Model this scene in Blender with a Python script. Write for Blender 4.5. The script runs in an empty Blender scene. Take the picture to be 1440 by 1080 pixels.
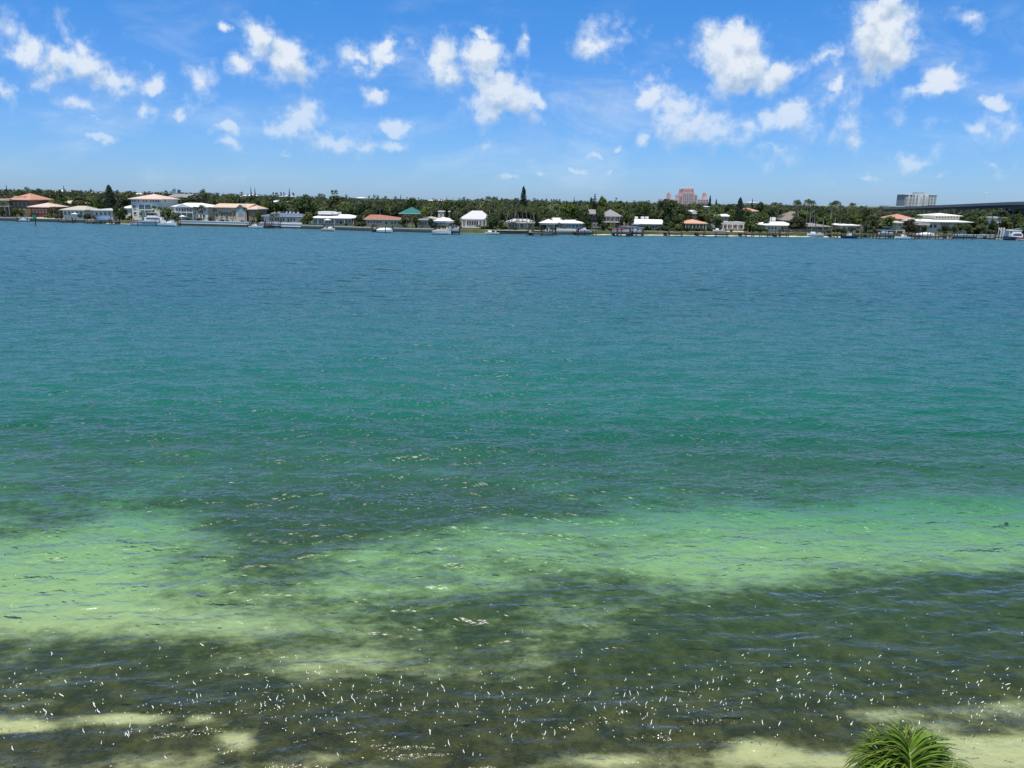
import bpy, math, random
import numpy as np
from mathutils import Matrix, Vector
R = math.radians
scn = bpy.context.scene
col = scn.collection
rng = random.Random(7)

# ------------------------------------------------------------------ camera
CAM_H = 12.0
FOC = 1081.0                     # focal length in pixels of the 1440 px wide photograph
PITCH, ROLL = 13.45, 0.88
cd = bpy.data.cameras.new('camera')
cam = bpy.data.objects.new('camera', cd); col.objects.link(cam)
cd.sensor_width = 36.0; cd.lens = 36.0 * FOC / 1440.0
cd.clip_start = 0.1; cd.clip_end = 20000
cam.matrix_world = Matrix.Translation((0, 0, CAM_H)) @ Matrix.Rotation(R(90 - PITCH), 4, 'X') @ Matrix.Rotation(R(ROLL), 4, 'Z')
scn.camera = cam
CR = np.array((Matrix.Rotation(R(90 - PITCH), 3, 'X') @ Matrix.Rotation(R(ROLL), 3, 'Z')))

def ray(px, py):
    v = CR @ np.array([(px - 720) / FOC, (540 - py) / FOC, -1.0])
    return v
def W(px, py, Y):
    """world point seen at photo pixel (px, py) at world depth Y"""
    v = ray(px, py); t = Y / v[1]
    return Vector((v[0] * t, Y, CAM_H + v[2] * t))
def G(px, py, z=0.0):
    """world point where the line of sight meets height z"""
    v = ray(px, py); t = (z - CAM_H) / v[2]
    return Vector((v[0] * t, v[1] * t, z))

# ------------------------------------------------------------------ sky, sun, exposure
SUN_EL, SUN_AZ = 74.0, 160.0       # azimuth measured from +Y (away from camera) towards -X
world = bpy.data.worlds.new("World"); scn.world = world; world.use_nodes = True
nt = world.node_tree; N = nt.nodes; L = nt.links
for n in list(N): N.remove(n)
def nn(t, **k):
    n = N.new(t)
    for a, b in k.items(): setattr(n, a, b)
    return n
def math_(op, a, b=None, c=None, clamp=False):
    n = nn('ShaderNodeMath', operation=op); n.use_clamp = clamp
    for i, v in enumerate((a, b, c)):
        if v is None: continue
        if hasattr(v, 'links') or hasattr(v, 'is_linked'): L.new(v, n.inputs[i])
        else: n.inputs[i].default_value = v
    return n.outputs[0]
def vmath(op, a, b=None, c=None, scale=None):
    n = nn('ShaderNodeVectorMath', operation=op)
    for i, v in enumerate((a, b, c)):
        if v is None: continue
        if hasattr(v, 'is_linked'): L.new(v, n.inputs[i])
        else: n.inputs[i].default_value = v
    if scale is not None:
        if hasattr(scale, 'is_linked'): L.new(scale, n.inputs['Scale'])
        else: n.inputs['Scale'].default_value = scale
    return n.outputs['Value'] if op in ('LENGTH', 'DOT_PRODUCT', 'DISTANCE') else n.outputs['Vector']
def maprange(v, a, b, c=0.0, d=1.0, smooth=True):
    n = nn('ShaderNodeMapRange'); n.interpolation_type = 'SMOOTHSTEP' if smooth else 'LINEAR'
    L.new(v, n.inputs[0])
    for i, x in enumerate((a, b, c, d)): n.inputs[i + 1].default_value = x
    return n.outputs[0]
def noise(vec, scale, detail=5, rough=0.55, color=False, dist=0.0):
    n = nn('ShaderNodeTexNoise'); L.new(vec, n.inputs['Vector'])
    n.inputs['Scale'].default_value = scale; n.inputs['Detail'].default_value = detail
    n.inputs['Roughness'].default_value = rough; n.inputs['Distortion'].default_value = dist
    return n.outputs['Color' if color else 'Fac']
def mixc(f, a, b, mode='MIX'):
    n = nn('ShaderNodeMix', data_type='RGBA', blend_type=mode)
    for i, v in ((0, f), (6, a), (7, b)):
        if hasattr(v, 'is_linked'): L.new(v, n.inputs[i])
        else: n.inputs[i].default_value = v if i == 0 else (tuple(v) + (1,) if len(v) == 3 else v)
    return n.outputs[2]

sky = nn('ShaderNodeTexSky', sky_type='NISHITA')
sky.sun_disc = False; sky.sun_elevation = R(SUN_EL); sky.sun_rotation = R(-SUN_AZ)
sky.altitude = 0; sky.air_density = 1.0; sky.dust_density = 0.25; sky.ozone_density = 3.0
tc = nn('ShaderNodeTexCoord')
dirv = tc.outputs['Generated']
sep = nn('ShaderNodeSeparateXYZ'); L.new(dirv, sep.inputs[0])
yc = math_('MAXIMUM', sep.outputs[1], 0.05)
uv = vmath('SCALE', dirv, scale=math_('DIVIDE', 1.0, yc))      # (x/y, 1, z/y)
# (pixel x, pixel y, half width, half height, strength) of every cloud mass seen in the sky
CL = [(40,58,44,26,1),(92,80,52,30,1.1),(150,104,52,26,1.1),(98,58,24,26,.8),(3,120,44,24,1),(68,108,34,24,.8),
 (108,148,42,18,.85),(132,166,18,10,.7),(216,107,28,16,.85),(205,152,26,20,.85),(265,150,17,15,.8),(287,120,20,22,.6),
 (362,58,30,36,1.1),(402,90,46,42,1.25),(336,96,28,24,.85),(318,50,16,10,.7),(325,181,32,16,1),(322,209,24,11,.7),
 (145,205,22,11,.85),(395,208,18,9,.6),(418,172,48,24,1.1),(468,196,58,22,1.05),(515,203,44,18,.8),(552,174,24,16,1),
 (552,206,30,14,.85),(545,76,48,24,1.1),(549,54,16,22,1),(503,80,30,16,.8),(533,126,22,14,.85),(632,90,42,34,1.05),
 (690,88,38,36,1.25),(686,56,18,12,1),(706,142,62,32,1.5),(700,118,45,24,1.4),(762,137,30,16,.85),(742,52,12,22,.55),
 (862,63,42,26,.85),(1035,88,66,52,1.55),(1040,50,38,28,1.2),(1092,110,38,36,1.3),(918,132,34,26,1.05),(952,160,46,34,1.15),
 (985,188,56,32,1.15),(1102,178,50,28,1.25),(1048,186,40,24,.9),(1240,58,64,50,1.55),(1248,12,42,30,1.4),
 (1182,150,48,54,.72),(1165,126,20,14,.7),(1195,186,24,14,.8),(1337,106,32,26,1.1),(1325,124,66,15,1.1),
 (1405,152,26,18,1.05),(1362,196,38,19,.85),(1412,184,36,30,.72),(1275,160,36,18,.6),(1281,219,42,12,.75),(1080,219,50,11,.8),
 (805,230,15,10,.85),(865,200,13,11,.85),(826,200,18,12,.75),(764,228,15,10,.75),(716,243,26,8,.65),(848,232,20,9,.7),
 (912,190,15,14,.9),(675,200,28,11,.55),(1150,88,26,16,.7),(1365,20,30,14,.45),(1310,244,30,7,.5),(1215,236,30,9,.55),(1385,232,26,8,.55)]
wa = noise(uv, 9.0, 6, 0.6, color=True)
wv = vmath('SCALE', vmath('SUBTRACT', wa, (0.5, 0.5, 0.5)), scale=0.11)
uvw = vmath('ADD', uv, wv)
def blobs(vec, lst):
    acc = None
    for (px, py, rx, ry, w) in lst:
        if rx * ry < 520: w = w + 0.22
        d = ray(px, py); u0, v0 = d[0] / d[1], d[2] / d[1]
        sx, sy = FOC / (rx * 1.25), FOC / (ry * 1.25)
        e = vmath('MULTIPLY_ADD', vec, (sx, 0, sy), (-u0 * sx, 0, -v0 * sy))
        m = math_('MULTIPLY_ADD', vmath('LENGTH', e), -w, w)
        acc = m if acc is None else math_('MAXIMUM', acc, m)
    return acc
dens = blobs(uvw, CL)
big = [c for c in CL if c[2] * c[3] > 900]
up = vmath('ADD', uvw, (-0.004, 0, 0.022))
dens_up = blobs(up, big)
fb = noise(uv, 30.0, 8, 0.60)
fb_up = noise(vmath('ADD', uv, (-0.003, 0, 0.010)), 30.0, 8, 0.60)
def detail(d, f): return math_('ADD', d, math_('MULTIPLY_ADD', f, 2.9, -1.47))
D = detail(dens, fb)
DU = detail(dens_up, fb_up)
# clouds beyond the picture: the same broken cumulus carried round the sky
zc = math_('MAXIMUM', sep.outputs[2], 0.03)
pl = vmath('SCALE', dirv, scale=math_('DIVIDE', 1.0, math_('ADD', zc, 0.12)))
gen = math_('MULTIPLY_ADD', noise(pl, 1.7, 8, 0.58), 3.2, -1.66)
outside = math_('MAXIMUM', maprange(math_('ABSOLUTE', math_('DIVIDE', sep.outputs[0], yc)), 0.72, 0.9),
                math_('MAXIMUM', maprange(math_('DIVIDE', sep.outputs[2], yc), 0.27, 0.36), maprange(sep.outputs[1], 0.3, 0.1)))
gen = math_('ADD', gen, math_('MULTIPLY_ADD', outside, 3.0, -3.0))
kk = maprange(dens, 0.2, 1.05, 1.5, 0.75)
alpha = math_('MAXIMUM', maprange(math_('DIVIDE', D, kk), 0.0, 1.0), maprange(gen, 0.0, 0.6, 0.0, 0.8))
wisp = noise(vmath('MULTIPLY', uv, (5.0, 1.0, 13.0)), 1.0, 8, 0.62, dist=0.4)
wispa = math_('MULTIPLY', maprange(wisp, 0.46, 0.72, 0.0, 0.5), maprange(sep.outputs[2], 0.26, 0.13))
alpha = math_('MAXIMUM', alpha, wispa)
above = maprange(sep.outputs[2], 0.0, 0.02)
alpha = math_('MULTIPLY', alpha, above)
lit = math_('MULTIPLY_ADD', math_('SUBTRACT', D, DU), 1.05, 0.52, clamp=True)
core = maprange(D, 0.35, 1.3)
# air between the eye and the low clouds
veil = maprange(sep.outputs[2], 0.02, 0.17, 0.55, 0.03)
cloud_dark = (3.7, 4.8, 6.2); cloud_lit = (8.0, 8.35, 8.6)
ccol = mixc(lit, cloud_dark, cloud_lit)
ccol = mixc(math_('MULTIPLY', math_('SUBTRACT', 1.0, core), 0.45), ccol, (6.3, 7.6, 9.0))
hs = nn('ShaderNodeHueSaturation'); L.new(sky.outputs[0], hs.inputs['Color'])
hs.inputs['Saturation'].default_value = 1.0; hs.inputs['Value'].default_value = 1.0
elev = sep.outputs[2]
# clear, dry subtropical air: the sky texture's whitish haze is toned towards blue
tone = mixc(maprange(elev, 0.0, 0.10, smooth=False), (0.48, 0.75, 1.34), (0.39, 0.73, 1.27))
tone = mixc(maprange(elev, 0.09, 0.26), tone, (0.29, 0.80, 1.34))
tone = mixc(maprange(elev, 0.25, 0.42), tone, (0.85, 0.93, 0.97))
skyc = mixc(1.0, hs.outputs[0], tone, 'MULTIPLY')
ccol = mixc(veil, ccol, skyc)
final = mixc(math_('MULTIPLY', alpha, 0.9), skyc, ccol)
bg = nn('ShaderNodeBackground'); bg.inputs['Strength'].default_value = 0.10
L.new(final, bg.inputs['Color'])
wo = nn('ShaderNodeOutputWorld'); L.new(bg.outputs[0], wo.inputs[0])
world.cycles.sampling_method = 'MANUAL'; world.cycles.sample_map_resolution = 512

sd = bpy.data.lights.new('sun', 'SUN'); sd.energy = 4.2; sd.angle = R(0.53); sd.color = (1.0, 0.96, 0.9)
sun = bpy.data.objects.new('sun', sd); col.objects.link(sun)
sdir = Vector((-math.sin(R(SUN_AZ)) * math.cos(R(SUN_EL)), math.cos(R(SUN_AZ)) * math.cos(R(SUN_EL)), math.sin(R(SUN_EL))))
sun.rotation_euler = sdir.to_track_quat('Z', 'Y').to_euler()
sun.location = (0, 0, 60)
scn.view_settings.view_transform = 'Standard'; scn.view_settings.look = 'None'
scn.view_settings.gamma = 1; scn.view_settings.use_curve_mapping = False
scn.view_settings.exposure = 0.15
scn.cycles.transparent_max_bounces = 16
scn.cycles.max_bounces = 6; scn.cycles.caustics_reflective = False; scn.cycles.caustics_refractive = False

# ------------------------------------------------------------------ materials
class MT:
    """small node writer for one material"""
    def __init__(s, name):
        s.m = bpy.data.materials.new(name); s.m.use_nodes = True
        s.t = s.m.node_tree; s.N = s.t.nodes; s.L = s.t.links
        s.p = s.N.get('Principled BSDF'); s.out = s.N.get('Material Output')
    def n(s, t, **k):
        x = s.N.new(t)
        for a, b in k.items(): setattr(x, a, b)
        return x
    def put(s, sock, v):
        if hasattr(v, 'is_linked'): s.L.new(v, sock)
        elif isinstance(v, tuple) and len(v) == 3 and sock.type == 'RGBA': sock.default_value = v + (1,)
        else: sock.default_value = v
    def math(s, op, a, b=None, c=None, clamp=False):
        x = s.n('ShaderNodeMath', operation=op); x.use_clamp = clamp
        for i, v in enumerate((a, b, c)):
            if v is not None: s.put(x.inputs[i], v)
        return x.outputs[0]
    def vm(s, op, a, b=None, scale=None):
        x = s.n('ShaderNodeVectorMath', operation=op); s.put(x.inputs[0], a)
        if b is not None: s.put(x.inputs[1], b)
        if scale is not None: s.put(x.inputs['Scale'], scale)
        return x.outputs[0]
    def pos(s): return s.n('ShaderNodeNewGeometry').outputs['Position']
    def xyz(s, v):
        x = s.n('ShaderNodeSeparateXYZ'); s.put(x.inputs[0], v); return x.outputs
    def noise(s, vec, scale, detail=4, rough=0.55, color=False):
        x = s.n('ShaderNodeTexNoise'); s.put(x.inputs['Vector'], vec)
        x.inputs['Scale'].default_value = scale; x.inputs['Detail'].default_value = detail; x.inputs['Roughness'].default_value = rough
        return x.outputs['Color' if color else 'Fac']
    def mr(s, v, a, b, c=0.0, d=1.0, smooth=True):
        x = s.n('ShaderNodeMapRange'); x.interpolation_type = 'SMOOTHSTEP' if smooth else 'LINEAR'
        s.put(x.inputs[0], v)
        for i, y in enumerate((a, b, c, d)): s.put(x.inputs[i + 1], y)
        return x.outputs[0]
    def mix(s, f, a, b, mode='MIX'):
        x = s.n('ShaderNodeMix', data_type='RGBA', blend_type=mode)
        s.put(x.inputs[0], f); s.put(x.inputs[6], a); s.put(x.inputs[7], b); return x.outputs[2]
    def attr(s, name, out='Fac'):
        x = s.n('ShaderNodeAttribute'); x.attribute_name = name; return x.outputs[out]
    def ramp(s, v, stops):
        x = s.n('ShaderNodeValToRGB'); s.put(x.inputs[0], v); e = x.color_ramp.elements
        while len(e) < len(stops): e.new(0.5)
        for i, (p, c) in enumerate(stops): e[i].position = p; e[i].color = tuple(c) + (1,)
        return x.outputs[0]
    def mixsh(s, f, a, b):
        x = s.n('ShaderNodeMixShader'); s.put(x.inputs[0], f); s.L.new(a, x.inputs[1]); s.L.new(b, x.inputs[2]); return x.outputs[0]
MATS = {}
def mat(name, c, rough=0.7, var=0.12, scale=1.2, metal=0.0, bump=0.0, spec=0.4, rnd=0.0):
    """painted / mineral surface: base colour with a weathered procedural variation"""
    if name in MATS: return MATS[name]
    t = MT(name)
    co = t.n('ShaderNodeTexCoord').outputs['Object']
    f = t.noise(co, scale, 5, 0.6)
    dark = tuple(x * (1 - var) for x in c); lite = tuple(min(1, x * (1 + var)) for x in c)
    cc = t.mix(f, dark, lite)
    if rnd:
        oi = t.n('ShaderNodeObjectInfo').outputs['Random']
        h = t.n('ShaderNodeHueSaturation'); t.put(h.inputs['Color'], cc)
        t.put(h.inputs['Hue'], t.math('MULTIPLY_ADD', oi, rnd * 0.08, 0.5 - rnd * 0.04))
        t.put(h.inputs['Value'], t.math('MULTIPLY_ADD', oi, rnd, 1 - rnd / 2)); cc = h.outputs[0]
    t.put(t.p.inputs['Base Color'], cc); t.p.inputs['Roughness'].default_value = rough
    t.p.inputs['Metallic'].default_value = metal
    t.p.inputs['Specular IOR Level'].default_value = spec
    if bump:
        b = t.n('ShaderNodeBump'); b.inputs['Distance'].default_value = bump
        t.put(b.inputs['Height'], t.noise(co, scale * 6, 4)); t.put(t.p.inputs['Normal'], b.outputs[0])
    MATS[name] = t.m; return t.m

# ------------------------------------------------------------------ mesh helpers
def grid_mesh(name, X, Y, Z, attrs=None, smooth=True):
    r, c = X.shape
    v = np.stack([X, Y, Z], -1).reshape(-1, 3).astype(np.float32)
    i = np.arange(r * c).reshape(r, c)
    q = np.stack([i[:-1, :-1], i[:-1, 1:], i[1:, 1:], i[1:, :-1]], -1).reshape(-1, 4).astype(np.int32)
    me = bpy.data.meshes.new(name)
    me.vertices.add(len(v)); me.vertices.foreach_set('co', v.ravel())
    me.loops.add(q.size); me.loops.foreach_set('vertex_index', q.ravel())
    me.polygons.add(len(q)); me.polygons.foreach_set('loop_start', np.arange(0, q.size, 4, dtype=np.int32))
    me.polygons.foreach_set('loop_total', np.full(len(q), 4, dtype=np.int32))
    if smooth: me.polygons.foreach_set('use_smooth', np.ones(len(q), dtype=bool))
    me.update(calc_edges=True)
    for k, a in (attrs or {}).items():
        at = me.attributes.new(k, 'FLOAT', 'POINT'); at.data.foreach_set('value', a.ravel().astype(np.float32))
    return me

class MB:
    """collects simple solids into one mesh"""
    def __init__(s): s.v = []; s.f = []; s.m = []
    def add(s, v, f, mi=0):
        o = len(s.v); s.v += [tuple(p) for p in v]; s.f += [tuple(i + o for i in q) for q in f]; s.m += [mi] * len(f); return s
    def box(s, x0, x1, y0, y1, z0, z1, mi=0, taper=0.0):
        t = taper
        v = [(x0,y0,z0),(x1,y0,z0),(x1,y1,z0),(x0,y1,z0),(x0+t,y0+t,z1),(x1-t,y0+t,z1),(x1-t,y1-t,z1),(x0+t,y1-t,z1)]
        return s.add(v, [(3,2,1,0),(4,5,6,7),(0,1,5,4),(1,2,6,5),(2,3,7,6),(3,0,4,7)], mi)
    def tube(s, a, b, ra, rb, n=7, mi=0, cap=True):
        a, b = Vector(a), Vector(b); d = (b - a).normalized()
        u = d.orthogonal().normalized(); w = d.cross(u)
        ring = lambda p, r: [p + u * (r * math.cos(2 * math.pi * k / n)) + w * (r * math.sin(2 * math.pi * k / n)) for k in range(n)]
        v = ring(a, ra) + ring(b, rb)
        f = [(k, (k + 1) % n, n + (k + 1) % n, n + k) for k in range(n)]
        if cap: f += [tuple(range(n - 1, -1, -1)), tuple(range(n, 2 * n))]
        return s.add(v, f, mi)
    def path(s, pts, rad, n=6, mi=0):
        pts = [Vector(p) for p in pts]; v = []; f = []
        for i, p in enumerate(pts):
            d = (pts[min(i + 1, len(pts) - 1)] - pts[max(i - 1, 0)]).normalized()
            u = d.cross(Vector((0.3, 1, 0.1))).normalized(); w = d.cross(u)
            for k in range(n): v.append(p + u * (rad[i] * math.cos(2 * math.pi * k / n)) + w * (rad[i] * math.sin(2 * math.pi * k / n)))
        for i in range(len(pts) - 1):
            for k in range(n): f.append((i * n + k, i * n + (k + 1) % n, (i + 1) * n + (k + 1) % n, (i + 1) * n + k))
        f += [tuple(range(n - 1, -1, -1)), tuple(range((len(pts) - 1) * n, len(pts) * n))]
        return s.add(v, f, mi)
    def poly_slab(s, pts, z0, z1, mi=0):
        n = len(pts)
        v = [(x, y, z0) for x, y in pts] + [(x, y, z1) for x, y in pts]
        f = [tuple(range(n - 1, -1, -1)), tuple(range(n, 2 * n))] + [(k, (k + 1) % n, n + (k + 1) % n, n + k) for k in range(n)]
        return s.add(v, f, mi)
    def mesh(s, name, mats, smooth=False):
        me = bpy.data.meshes.new(name); me.from_pydata([tuple(p) for p in s.v], [], s.f)
        for m in (mats if isinstance(mats, (list, tuple)) else [mats]): me.materials.append(m)
        if any(s.m): me.polygons.foreach_set('material_index', s.m)
        if smooth: me.polygons.foreach_set('use_smooth', [True] * len(me.polygons))
        me.update(); return me
def link(name, me, parent=None, loc=None, rz=0.0):
    o = bpy.data.objects.new(name, me); col.objects.link(o)
    if parent: o.parent = parent
    if loc is not None: o.location = loc
    if rz: o.rotation_euler.z = rz
    return o
def tag(o, label=None, cat=None, group=None, kind=None):
    if label: o['label'] = label
    if cat: o['category'] = cat
    if group: o['group'] = group
    if kind: o['kind'] = kind
    return o
LABELS = set()
def thing(name, label, cat, loc=(0, 0, 0), group=None, rz=0.0):
    o = bpy.data.objects.new(name, None); o.empty_display_size = 0.5; col.objects.link(o); o.location = loc; o.rotation_euler.z = rz
    return tag(o, label, cat, group)
# ------------------------------------------------------------------ shoreline on the far side
SH = [(-500,303.0),(-200,306.0),(0,310.5),(100,313.0),(200,316.0),(300,318.3),(400,321.0),(500,324.5),(600,327.2),(720,329.3),(900,331.0),(1050,332.3),(1200,334.0),(1440,336.6),(1700,340.0),(1950,344)]
SHP = [G(a, b) for a, b in SH]
def shore_at(px):
    """world depth of the far waterline under photo column px"""
    return float(np.interp(px, [a for a, b in SH], [p.y for p in SHP]))
def shore_y(x):
    return float(np.interp(x, [p.x for p in SHP], [p.y for p in SHP]))
LAND = 1.35

# ------------------------------------------------------------------ water surface
def waves(X, Y, cell):
    r = np.random.RandomState(11)
    H = np.zeros_like(X)
    # warped phase keeps the sea from repeating
    wx = X + 1.3 * np.sin(Y * 0.11 + 0.7) + 0.8 * np.sin(X * 0.07 + Y * 0.05)
    wy = Y + 1.1 * np.sin(X * 0.13 + 1.9) + 0.7 * np.sin(X * 0.045 - Y * 0.09)
    for i in range(150):
        lam = 0.24 * (8.0 / 0.24) ** r.rand()
        th = R(84) + r.normal() * 0.48
        k = 2 * math.pi / lam
        slope = 0.016 if lam < 0.5 else 0.022 if lam < 3.0 else 0.022 * 3.0 / lam
        a = slope / k
        fade = np.clip((lam / cell - 2.6) / 2.5, 0, 1)
        ph = r.rand() * 6.283
        s = np.sin(k * (wx * math.cos(th) + wy * math.sin(th)) + ph)
        H += fade * a * (s + 0.5 * s * s)
    # gusts: patches of rougher and calmer water
    g = 0.85 + 0.22 * np.sin(X * 0.031 + 1.0 + 0.9 * np.sin(Y * 0.021)) * np.sin(Y * 0.043 + 0.4) + 0.12 * np.sin(X * 0.11 - Y * 0.07)
    H *= g * np.clip(0.55 + (Y - 14) / 26.0, 0.55, 1.0)
    # low wake ridges curving in from the middle
    for (yc_, lam, amp, bend) in ((38.0, 3.4, 0.085, 0.0035), (52.0, 4.4, 0.085, 0.002)):
        q = Y + bend * (X - 4) ** 2 - yc_
        H += amp * np.exp(-(q / 6.0) ** 2) * np.exp(-((X - 3) / 26.0) ** 2) * np.sin(2 * math.pi * q / lam + 0.5 * np.sin(X * 0.2))
    return H
rows, cols = 1080, 900
yy = 8.0 * (430.0 / 8.0) ** np.linspace(0, 1, rows)
tt = np.linspace(-1, 1, cols); tt = 1.0 * tt
Yg = np.repeat(yy[:, None], cols, 1)
Xg = Yg * tt[None, :] * 0.95 + np.sign(tt)[None, :] * (np.abs(tt)[None, :] ** 3) * 10.0
cell = np.maximum(np.gradient(yy)[:, None] * np.ones((1, cols)), np.gradient(Xg, axis=1))
Zg = waves(Xg, Yg, cell) * np.clip((430 - Yg) / 40, 0, 1)
water_me = grid_mesh('water', Xg, Yg, Zg)

t = MT('water_surface')
pos = t.pos(); px_, py_, pz_ = t.xyz(pos)
def rip(rot, sx, sy, detail=1.5, rough=.5):
    # short-crested ripples: long along the crest (sx small), close together across it (sy large), in waves per metre
    q = t.n('ShaderNodeMapping'); q.vector_type = 'TEXTURE'; t.put(q.inputs['Vector'], pos)
    q.inputs['Rotation'].default_value = (0, 0, R(rot)); q.inputs['Scale'].default_value = (1 / sx, 1 / sy, 4.0)
    x = t.n('ShaderNodeTexNoise'); t.put(x.inputs['Vector'], q.outputs[0]); x.inputs['Scale'].default_value = 1.0
    x.inputs['Detail'].default_value = detail; x.inputs['Roughness'].default_value = rough; x.inputs['Distortion'].default_value = 0.25
    return x.outputs['Fac']
farf = t.mr(py_, 35.0, 120.0, 0.0, 1.0)
hgt = t.math('MULTIPLY', rip(24, 1.3, 4.6), t.mr(py_, 16.0, 29.0, 0.042, 0.11))
hgt = t.math('MULTIPLY_ADD', rip(-27, 1.4, 5.2), t.mr(py_, 16.0, 29.0, 0.040, 0.105), hgt)
hgt = t.math('MULTIPLY_ADD', rip(3, 0.55, 2.1), 0.24, hgt)
hgt = t.math('MULTIPLY_ADD', rip(-12, 0.26, 0.95), t.math('MULTIPLY_ADD', farf, 0.85, 0.09), hgt)
hgt = t.math('MULTIPLY_ADD', rip(10, 0.10, 0.42), t.math('MULTIPLY', farf, 1.8), hgt)
hgt = t.math('MULTIPLY_ADD', t.noise(pos, 13.0, 1, 0.5), t.mr(py_, 15.0, 20.0, 0.030, 0.001), hgt)
bmp = t.n('ShaderNodeBump'); bmp.inputs['Distance'].default_value = 1.0; bmp.inputs['Strength'].default_value = 1.0
t.put(bmp.inputs['Height'], hgt)
nrm = bmp.outputs[0]
fr = t.n('ShaderNodeFresnel'); fr.inputs['IOR'].default_value = 1.333; t.put(fr.inputs['Normal'], nrm)
gl = t.n('ShaderNodeBsdfGlossy'); t.put(gl.inputs['Roughness'], t.mr(py_, 15.0, 24.0, 0.14, 0.32)); t.put(gl.inputs['Normal'], nrm)
# capillary ripples too small to model spread part of the reflection into a wide soft lobe
gr = t.n('ShaderNodeBsdfGlossy'); gr.inputs['Roughness'].default_value = 0.34; t.put(gr.inputs['Normal'], nrm)
# light scattered back by the water itself: greener over the shoal, bluer over the channel
wob = t.math('MULTIPLY_ADD', t.noise(pos, 0.045, 4, 0.6), 11.0, -5.5)
dist = t.math('ADD', py_, wob)
body = t.ramp(t.mr(dist, 14.0, 170.0, smooth=False), [(0.0, (0.06, 0.10, 0.035)), (0.04, (0.09, 0.22, 0.09)), (0.10, (0.065, 0.22, 0.125)), (0.155, (0.006, 0.145, 0.092)), (0.28, (0.005, 0.13, 0.122)), (0.52, (0.010, 0.125, 0.165)), (1.0, (0.026, 0.165, 0.235))])
df = t.n('ShaderNodeBsdfDiffuse'); t.put(df.inputs['Color'], body); 
# wavelets gather and spread the light that enters: the glow from inside the water follows their slope more strongly than a flat matte sheet would
ns = t.vm('NORMALIZE', t.vm('MULTIPLY', nrm, (1.7, 2.2, 1.0))); t.put(df.inputs['Normal'], ns)
tr = t.n('ShaderNodeBsdfTransparent')
tintf = t.mr(py_, 13.0, 27.0, 0.0, 1.0)
t.put(tr.inputs['Color'], t.mix(tintf, (0.91, 0.96, 0.85), t.mix(t.mr(py_, 26.5, 34.0), (0.66, 0.95, 0.79), (0.30, 0.84, 0.80))))
turb = t.ramp(t.mr(py_, 10.0, 60.0, smooth=False), [(0.0, (0.05,) * 3), (0.12, (0.07,) * 3), (0.27, (0.17,) * 3), (0.38, (0.28,) * 3), (0.52, (0.56,) * 3), (0.68, (0.92,) * 3), (1.0, (1, 1, 1))])
inner = t.mixsh(turb, tr.outputs[0], df.outputs[0])
t.L.new(t.mixsh(fr.outputs[0], inner, t.mixsh(t.mr(py_, 22.0, 70.0, 0.42, 0.12), gl.outputs[0], gr.outputs[0])), t.out.inputs[0])
water_me.materials.append(t.m)
water = link('water', water_me); tag(water, kind='structure')

# ------------------------------------------------------------------ sea bed and near shore
BED = [  # sand (+) and weed (-) patches: pixel x, pixel y, half width, half height, weight
 (720,1085,3000,60,.15),
 # pale shoal
 (60,800,330,80,2.0),(150,850,150,50,1.2),(-200,800,250,110,1.3),(250,740,170,45,.9),(1150,735,420,44,2.0),(1440,705,260,45,1.7),(1600,735,250,46,1.6),(960,780,190,34,1.2),(1100,800,160,28,.9),
 (620,790,190,60,.1),(600,745,170,30,.8),(540,800,120,36,.5),(800,880,90,30,.5),(820,880,90,34,.9),(700,860,150,30,-.2),(560,860,160,30,-.5),(900,780,70,20,.4),(1050,745,200,40,.6),(790,920,60,25,.6),(380,935,120,22,.85),(480,930,90,20,.7),(660,945,60,18,.5),(330,880,110,18,.35),
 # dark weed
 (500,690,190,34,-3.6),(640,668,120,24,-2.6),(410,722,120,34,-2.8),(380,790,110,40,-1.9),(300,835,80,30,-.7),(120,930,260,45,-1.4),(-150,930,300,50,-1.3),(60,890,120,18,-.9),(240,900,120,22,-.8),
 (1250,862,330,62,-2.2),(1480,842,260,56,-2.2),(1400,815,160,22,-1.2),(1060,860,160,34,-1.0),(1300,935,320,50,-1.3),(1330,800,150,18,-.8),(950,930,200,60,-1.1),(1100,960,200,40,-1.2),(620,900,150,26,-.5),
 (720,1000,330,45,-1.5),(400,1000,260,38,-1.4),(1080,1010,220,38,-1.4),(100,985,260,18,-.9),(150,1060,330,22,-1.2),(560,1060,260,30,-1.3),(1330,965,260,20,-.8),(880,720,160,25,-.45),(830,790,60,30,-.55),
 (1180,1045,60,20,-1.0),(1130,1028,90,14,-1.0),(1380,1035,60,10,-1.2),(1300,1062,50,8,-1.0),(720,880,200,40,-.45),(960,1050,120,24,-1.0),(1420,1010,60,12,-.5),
 # bright sand close in
 (20,1030,58,9,4.2),(168,1021,50,9,4.2),(335,1057,27,13,4.2),(288,1025,20,9,2.0),(-120,1030,70,10,2.2),(240,1058,60,12,-1.6),(95,1058,110,12,-1.6),(90,1005,200,7,-1.4),(850,1078,55,8,2.4),(1062,1062,42,15,2.6),(1120,1082,110,12,2.4),(1325,1056,120,24,2.6),(1240,1008,50,12,2.4),(1310,1025,60,12,1.6),(1250,1000,70,16,1.6),(1400,1000,70,14,1.7),(1190,1018,30,10,1.3),(1430,1062,90,22,2.4),(1560,1030,110,40,2.0),(470,1078,40,8,1.4),(600,1079,40,7,1.2)]
bc, br_ = 520, 420
by = 5.0 * (75.0 / 5.0) ** np.linspace(0, 1, bc)
bt = np.linspace(-1, 1, br_)
Yb = np.repeat(by[:, None], br_, 1); Xb = Yb * bt[None, :] * 1.05 + bt[None, :] * 6
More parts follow.
